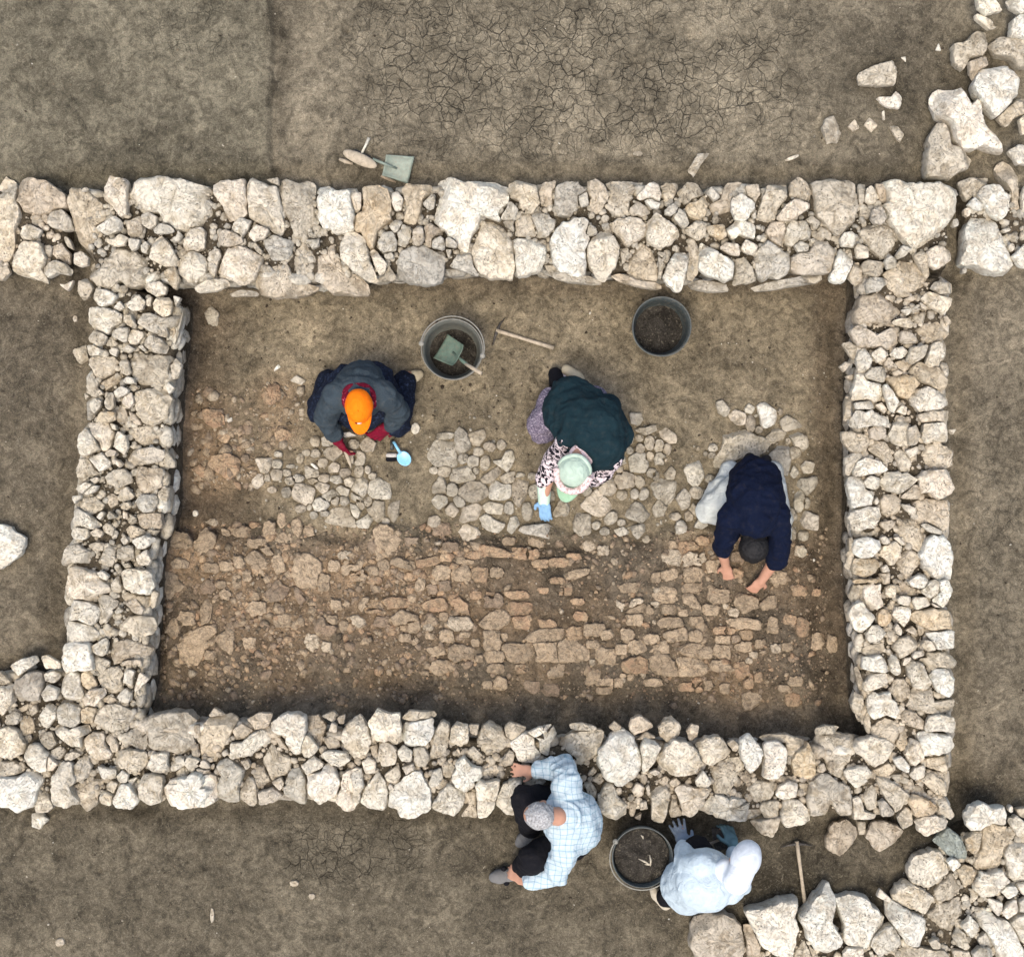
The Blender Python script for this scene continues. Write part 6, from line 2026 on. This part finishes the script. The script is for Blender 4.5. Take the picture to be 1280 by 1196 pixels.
skin('trousers', limb((legT[0][0], .11), (legT[1][0], .090), (P(852, 1088, .33), .070)) + limb((legB[0][0], .11), (legB[1][0], .088), (P(836, 1120, .33), .072)), M['black'], E, folds=0.0096, seed=45)
M['gloveg'] = cloth_mat('grey_blue_glove', C_(122, 134, 146), .85, .4)
skin('glove', hand(P(856, 1057, .40), P(850, 1040, .345), (0, -.1, -1), .16, .15, 1, 1.16) + [capsule(P(858, 1062, .40), .038, P(856, 1054, .37), .036)], M['gloveg'], E, .006, 2)
skin('glove', hand(P(917, 1058, .38), P(912, 1042, .33), (-.4, 0, -.9), .08, .8, -1, 1.2) + [capsule(P(918, 1062, .40), .038, P(916, 1054, .37), .036)], cloth_mat('teal_grey_glove', C_(92, 118, 122)), E, .006, 2)
cf = Vector((.38, .84, -.40)).normalized(); cu = Vector((.2, .35, .90)); cu = (cu-cf*cu.dot(cf)).normalized(); RC = Matrix((cf.cross(cu), cf, cu)).transposed()
hc = hd+u_*.018; hat = capmesh(hc+RC @ Vector((0, .012, 0)), .092, .124, .102, RC, 0, 0).build('cap', M['wcap'], E)
mb = MB(); mb.add(*visor(hc+RC @ Vector((0, -.012, .012)), RC, .086, .030, .120, .4)); mb.build('visor', M['wcap'], hat)
skin('neck_flap', [capsule(hc+RC @ Vector((0, -.05, .0)), .078, hc+RC @ Vector((0, -.115, -.040)), .084), ellipsoid(nk, (.09, .09, .06))], M['wcap'], hat if False else E, .008, 3, .003)
skin('shoe', foot(P(832, 1130, g1+.05), P(818, 1113, g1+.035), .95), cloth_mat('pale_sole', C_(186, 176, 156)), E, .008, 2)
skin('shoe', foot(P(846, 1098, g1+.05), P(836, 1088, g1+.035), .95), M['shoeg'], E, .008, 2)
# ---------------------------------------------------------------- buckets
def simple(name, col, rough=.5, metal=0, spec=.4, n=.3, vary=.25, scale=30):
    t = NT(name); p = t.pos(); q = t.noise(p, scale, 5, .65, .4)
    c = t.mix(1.0, t.mix(0.0, col, col), t.ramp(q, [(.3, 1-vary), (.7, 1+vary)]), 'MULTIPLY')
    c = t.mix(t.math('MULTIPLY', t.ramp(t.noise(p, 55, 4, .7), [(.5, 0), (.68, 1)]), .5), c, (.20, .165, .12))
    return t.done(c, rough, t.bump(q, n, .006), spec, Metallic=metal)
M['dirtg'] = soil_mat('grey_dug_soil', (.040, .036, .031))
M['rubber'] = simple('dark_rubber', (.035, .045, .044), .55); M['rubberg'] = simple('grey_rubber', (.09, .095, .08), .65)
M['wire'] = simple('dull_wire', (.27, .26, .22), .6, .2); M['greenm'] = simple('green_painted_metal', (.105, .155, .115), .5)
M['greyg'] = simple('worn_grey_green_metal', (.19, .23, .185), .5, .1); M['wood'] = simple('weathered_wood', (.42, .35, .25), .8); M['wood2'] = simple('tan_wood', (.36, .28, .19), .8)
M['iron'] = simple('dark_iron', (.05, .045, .04), .6, .3); M['rim'] = simple('scuffed_rim', (.105, .115, .105), .6)
def bucket(px, py, r, label, body, rimm, fill, bail, tilt=(0, 0), hgt=.27):
    r = r*1.06
    z0 = gz1(*P(px, py, .1)[:2]); b = P(px, py, z0+hgt); b.z = z0
    root = empty('bucket', b, label, 'bucket', 'buckets of dug soil' )
    ro = r; ri = r*.78; c = (b.x, b.y, z0+.004)
    mb = MB(); V, F = lathe(c, [(0.001, 0), (ri*.97, 0), (ri, .006), (ro*.93, hgt*.55), (ro*.985, hgt-.012), (ro*.965, hgt-.012), (ro*.905, hgt*.55), (ri*.95, .014), (.001, .012)], 56)
    rr = 1+.02*noise3(V[:, 0]*4, V[:, 1]*6, V[:, 2]*6, int(px)); V[:, 0] = b.x+(V[:, 0]-b.x)*rr; V[:, 1] = b.y+(V[:, 1]-b.y)*rr
    mb.add(V, F); mb.build('pail', body, root)
    mb = MB(); V, F = lathe(c, [(ro*.975, hgt-.014), (ro*.975, hgt), (ro*.985, hgt+.004), (ro*1.0, hgt+.003), (ro*1.01, hgt-.008), (ro*.985, hgt-.014)], 56)
    rr = 1+.03*noise3(V[:, 0]*4, V[:, 1]*6, V[:, 2]*0, int(px)); V[:, 0] = b.x+(V[:, 0]-b.x)*rr; V[:, 1] = b.y+(V[:, 1]-b.y)*rr; mb.add(V, F)
    V, F = lathe(c, [(ro*.955, hgt*.78), (ro*.985, hgt*.79), (ro*.955, hgt*.81)], 56); mb.add(V, F); mb.build('rim', rimm, root)
    # soil inside: a heaped disc
    n, m = 60, 14; V = [(b.x, b.y, z0+fill*hgt)]; rf = (ri+(ro*.93-ri)*min(1, fill/.55))*.955 if fill < .55 else ro*.90; F = []
    for i in range(1, m+1):
        for k in range(n):
            a = 2*PI*k/n; q = rf*i/m; V.append((b.x+q*math.cos(a), b.y+q*math.sin(a), z0+fill*hgt))
    V = np.array(V); V[:, 2] += .018*fbm(V[:, 0]*16, V[:, 1]*16, 0*V[:, 0], 4, int(px)) + .012*(1-((V[:, 0]-b.x)**2+(V[:, 1]-b.y)**2)/rf**2)
    for k in range(n): F.append((0, 1+k, 1+(k+1) % n))
    for i in range(m-1):
        for k in range(n): a0 = 1+i*n; F.append((a0+k, a0+n+k, a0+n+(k+1) % n, a0+(k+1) % n))
    s = meshobj('soil_fill', V, F, M['dirtg'], None); tag(s, label='dark dug soil filling the ' + bail[1], cat='soil', kind='stuff')
    # bail
    if bail[0] is not None:
        a0, dr = bail[0]; R0 = ro*1.05; pts = []
        for k in range(29):
            t = PI*k/28 + a0; q = R0*(1+dr*math.sin(PI*k/28)); pts.append(Vector((b.x+q*math.cos(t), b.y+q*math.sin(t), z0+hgt+.008-.03*math.sin(PI*k/28))))
        mb = MB(); mb.add(*tube(pts, .0045, 8)); mb.build('bail', M['wire'], root)
        mb = MB()
        for t in (a0, a0+PI): mb.add(*ellipsoid((b.x+ro*1.03*math.cos(t), b.y+ro*1.03*math.sin(t), z0+hgt-.004), (.018, .018, .014)))
        mb.build('ears', M['wire'], root)
    return root, b, z0
bk1, b1, z1 = bucket(565, 437, .183, 'grey bucket with a wire bail and a green scoop in it, between two diggers', M['rubberg'], M['wire'], .18, ((-.2, .06), 'bucket with the green scoop'))
bk2, b2, z2 = bucket(827, 408, .180, 'black bucket alone near the north wall, half full of dark soil', M['rubber'], M['rim'], .30, (None, 'black bucket near the north wall'))
bk3, b3, z3 = bucket(803, 1072, .180, 'brimming black bucket with pale splinters on its soil, beside the person in white', M['rubber'], M['rim'], .80, ((2.6, .03), 'bucket beside the person in white'))
mb = MB()
for (a, b, c, d) in ((801, 1043, 804, 1048), (798, 1073, 812, 1080), (812, 1068, 813, 1082), (806, 1080, 814, 1080)):
    mb.add(*tube([P(a, b, z3+.235), P((a+c)/2+1, (b+d)/2, z3+.242), P(c, d, z3+.235)], [.002, .007, .003], 6))
tag(mb.build('root_splinters', simple('pale_splinter', (.50, .44, .33), .9), None), 'pale splinters lying on the soil of the bucket beside the person in white', 'splinters')
# ---------------------------------------------------------------- tools
def blade(pts, th, dish=.0, curl=0, n=14):
    """sheet blade from four corners (front-left, front-right, back-right, back-left) with raised sides"""
    a, b, c, d = [Vector(p) for p in pts]; V = []; F = []; nrm = (b-a).cross(d-a).normalized()
    if nrm.z < 0: nrm = -nrm
    for s in (0, 1):
        for i in range(n+1):
            for k in range(n+1):
                u, v = k/n, i/n; p = (a*(1-u)+b*u)*(1-v) + (d*(1-u)+c*u)*v
                e = abs(2*u-1)**4; p = p + nrm*(dish*e*(.35+.65*v) + curl*v**5 - s*th); V.append(tuple(p))
    q = (n+1)**2
    for i in range(n):
        for k in range(n):
            f = (i*(n+1)+k, i*(n+1)+k+1, (i+1)*(n+1)+k+1, (i+1)*(n+1)+k); F.append(f); F.append(tuple(x+q for x in f[::-1]))
    bd = [k for k in range(n+1)] + [i*(n+1)+n for i in range(1, n+1)] + [n*(n+1)+k for k in range(n-1, -1, -1)] + [i*(n+1) for i in range(n-1, 0, -1)]
    for i in range(len(bd)): x, y = bd[i], bd[(i+1) % len(bd)]; F.append((x, x+q, y+q, y))
    return V, F
def G(px, py, dz=0):
    w = P(px, py, .1); g = gz1(w.x, w.y); return P(px, py, g+dz)
# green scoop in the bucket
zt = z1+.16
t = empty('hand_shovel', P(563, 437, zt), 'green metal scoop with a short wooden handle resting inside the grey bucket', 'scoop')
mb = MB(); mb.add(*blade([P(542, 448, zt-.03), P(560, 418, zt-.03), P(583, 434, zt+.03), P(569, 460, zt+.03)], .003, .03, .03)); mb.build('blade', M['greenm'], t)
mb = MB(); mb.add(*tube([P(566, 440, zt+.012), P(579, 452, zt+.045), P(584, 456, zt+.065)], [.006, .012, .012], 10)); mb.build('socket', M['greenm'], t)
mb = MB(); mb.add(*tube([P(582, 455, zt+.06), P(592, 461, zt+.10), P(602, 467, zt+.13)], [.011, .013, .012], 12)); mb.build('handle', M['wood'], t)
# shovel at the top
t = empty('hand_shovel', G(495, 212), 'grey-green square shovel lying beside a wooden brush above the north wall', 'shovel', 'hand shovels')
mb = MB(); mb.add(*blade([G(510, 230, .055), G(518, 196, .06), G(483, 193, .05), G(478, 219, .04)], .003, .012, .02)); mb.build('blade', M['greyg'], t)
mb = MB(); mb.add(*tube([G(496, 211, .055), G(483, 206, .07), G(466, 199, .07)], [.005, .009, .010], 10)); mb.build('socket', M['greyg'], t)
t = empty('wooden_brush', G(450, 199), 'oval wooden brush block lying next to the grey-green shovel', 'brush')
V, F = ellipsoid((0, 0, 0), (.100, .033, .017), None, 28, 14); V = np.sign(V)*np.abs(V)**.92*np.array([.98, .86, 1.0]); a = -.42; b = G(450, 199, .07)
def place(V, b, a, tilt=0): V = np.asarray(V); return np.stack([b.x+V[:, 0]*math.cos(a)-V[:, 1]*math.sin(a), b.y+V[:, 0]*math.sin(a)+V[:, 1]*math.cos(a), b.z+V[:, 2]], 1)
mb = MB(); mb.add(place(V, b, a), F); mb.build('brush_block', M['wood'], t)
mb = MB()
for i in range(9):
    for k in range(3):
        q = place(np.array([[(i-4)*.017, (k-1)*.010, 0], [(i-4)*.017, (k-1)*.010, -.045]]), b, a); mb.add(*tube([Vector(q[0]), Vector(q[1])], .006, 6))
mb.build('bristles', M['wood2'], t)
t = empty('wooden_peg', G(433, 202), 'short split wooden peg half under the left end of the brush block', 'peg')
mb = MB(); mb.add(*tube([G(424, 199, .02), G(432, 202, .025), G(441, 205, .02)], [.008, .014, .008], 8)); mb.build('shaft', M['wood'], t)
t = empty('hammer', G(457, 182), 'small tool with a pale stick handle pointing up from behind the brush block', 'hammer')
mb = MB(); mb.add(*tube([G(461, 173, .03), G(457, 182, .03), G(452, 192, .035)], [.010, .008, .008], 10)); mb.build('handle', simple('pale_handle', (.62, .58, .46), .7), t)
mb = MB(); mb.add(*capsule(G(444, 189, .035), .012, G(461, 197, .035), .012, 8)); mb.build('head', M['iron'], t)
t = empty('wooden_stick', G(486, 224), 'pale wooden slat showing under the lower edge of the grey-green shovel', 'slat')
mb = MB(); mb.add(*tube([G(476, 220, .012), G(485, 224, .014), G(495, 228, .012)], [.007, .010, .006], 8)); mb.build('slat', M['wood2'], t)
# picks
def pick(h0, h1, head, label, dz=.03):
    t = empty('hand_pick', G((h0[0]+h1[0])/2, (h0[1]+h1[1])/2), label, 'pick', 'hand picks')
    pts = [G(h0[0]+(h1[0]-h0[0])*s, h0[1]+(h1[1]-h0[1])*s, dz-.012*s) for s in (0, .25, .5, .75, 1)]
    mb = MB(); mb.add(*tube(pts, [.014, .012, .011, .013, .014], 12)); mb.build('handle', M['wood'], t)
    mb = MB(); P_ = [G(*q, dz-.008*abs(i-2)) for i, q in enumerate(head)]; mb.add(*tube(P_, [.002, .007, .013, .007, .002], 10)); mb.build('head', M['iron'], t)
pick((620, 413), (692, 435), [(631, 398), (625, 405), (621, 414), (618, 423), (616, 432)], 'small pick lying on the trench floor right of the grey bucket')
pick((996, 1051), (1008, 1143), [(975, 1059), (985, 1056), (996, 1054), (1006, 1055), (1016, 1057)], 'small pick lying below the south wall, handle pointing down to the loose blocks')
# blue scoop
t = empty('plastic_scoop', G(502, 568), 'light blue plastic scoop lying right below the orange-capped digger', 'scoop')
M['blue'] = simple('blue_plastic', C_(132, 196, 226), .35, 0, .5, .05, .06)
a = math.atan2(-(571-553), 503-492); V, F = ellipsoid((0, 0, 0), (.052, .044, .016), None, 28, 12); V[:, 2] = np.where(V[:, 2] > .002, .004+.25*V[:, 2]-.010*(1-(V[:, 0]/.052)**2-(V[:, 1]/.044)**2).clip(0, 1), V[:, 2])
mb = MB(); mb.add(place(V, G(505, 573, .05), a+.15), F); mb.build('bowl', M['blue'], t)
mb = MB(); mb.add(*tube([G(492, 552, .05), G(496, 559, .048), G(501, 567, .048)], [.010, .009, .010], 10)); mb.build('handle', M['blue'], t)
t = empty('small_brush', G(489, 566), 'small black-handled brush tucked beside the blue scoop', 'brush')
mb = MB(); mb.add(*tube([G(490, 550, .02), G(490, 562, .022)], [.011, .013], 10)); mb.build('handle', M['rubber'], t)
mb = MB(); mb.add(*capsule(G(485, 569, .02), .015, G(494, 569, .02), .015)); mb.build('ferrule', simple('pale_ferrule', (.5, .47, .42)), t)
mb = MB(); mb.add(*capsule(G(485, 574, .016), .016, G(494, 574, .016), .014)); mb.build('bristles', M['black'], t)
# trowel and peg of the orange-capped digger
t = empty('trowel', G(436, 541), 'pointed steel trowel with a thin pale shaft under the cap of the orange-capped digger', 'trowel')
mb = MB(); V = [P(425, 541, .10), P(431, 547, .10), P(446, 545, .08), P(437, 540, .10)]; th = Vector((0, 0, -.004)); V = V+[v+th for v in V]; mb.add([tuple(v) for v in V], [(0, 1, 2, 3), (7, 6, 5, 4), (0, 4, 5, 1), (1, 5, 6, 2), (2, 6, 7, 3), (3, 7, 4, 0)]); mb.build('blade', simple('worn_steel', (.46, .42, .35), .4, .3), t, None, False)
mb = MB(); mb.add(*tube([P(426, 542, .11), P(422, 534, .16), P(418, 522, .25)], [.004, .006, .007], 8)); mb.build('handle', M['wood'], t)
t = empty('wooden_spatula', G(435, 571), 'pointed wooden spatula held in the maroon glove', 'spatula')
mb = MB(); mb.add(*tube([P(430, 559, .10), P(434, 570, .075), P(437, 578, .06), P(439, 585, .05)], [.013, .013, .011, .003], 10)); mb.build('shaft', M['wood'], t)
# dark shovel of the person in white
t = empty('hand_shovel', G(900, 1047), 'dark rusty shovel held low by the person in white', 'shovel', 'hand shovels')
gs = gz1(*P(900, 1047, .2)[:2])
mb = MB(); mb.add(*blade([P(889, 1034, gs+.05), P(911, 1034, gs+.05), P(913, 1061, gs+.09), P(893, 1063, gs+.09)], .004, .02, .02)); mb.build('blade', M['iron'], t)
mb = MB(); mb.add(*tube([P(903, 1048, gs+.085), P(888, 1054, gs+.12), P(874, 1060, gs+.15)], [.007, .011, .012], 10)); mb.build('handle', simple('dirty_handle', (.20, .16, .12), .8), t)
# ---------------------------------------------------------------- camera, light
cd = bpy.data.cameras.new('camera'); co_ = bpy.data.objects.new('camera', cd); COL.objects.link(co_)
co_.location = (0, 0, H); co_.rotation_euler = (0, 0, 0); cd.sensor_fit = 'HORIZONTAL'; cd.sensor_width = 36; cd.lens = 36*H/W; cd.clip_end = 500
bpy.context.scene.camera = co_
SE, SA = math.radians(70), math.radians(200)   # sun elevation; azimuth clockwise from north (+Y)
wd = bpy.data.worlds.new('World'); bpy.context.scene.world = wd; wd.use_nodes = True; nt = wd.node_tree
sky = nt.nodes.new('ShaderNodeTexSky'); sky.sky_type = 'NISHITA'; sky.sun_disc = False; sky.sun_elevation = SE; sky.sun_rotation = SA
sky.air_density = 1.0; sky.dust_density = 4.0; sky.ozone_density = .6
nt.links.new(sky.outputs[0], nt.nodes['Background'].inputs['Color']); nt.nodes['Background'].inputs['Strength'].default_value = .15
ld = bpy.data.lights.new('sun', 'SUN'); ld.energy = 1.15; ld.angle = math.radians(22); ld.color = (1.0, .93, .82)
lo = bpy.data.objects.new('sun', ld); COL.objects.link(lo); lo.location = (0, -3, 8)
dr = Vector((math.sin(SA)*math.cos(SE), math.cos(SA)*math.cos(SE), math.sin(SE)))
lo.rotation_euler = dr.to_track_quat('Z', 'Y').to_euler()
sc = bpy.context.scene; sc.view_settings.view_transform = 'Standard'; sc.view_settings.look = 'None'; sc.view_settings.exposure = .77; sc.view_settings.gamma = 1
sc.render.engine = 'CYCLES'; sc.cycles.max_bounces = 5; sc.cycles.use_denoising = True
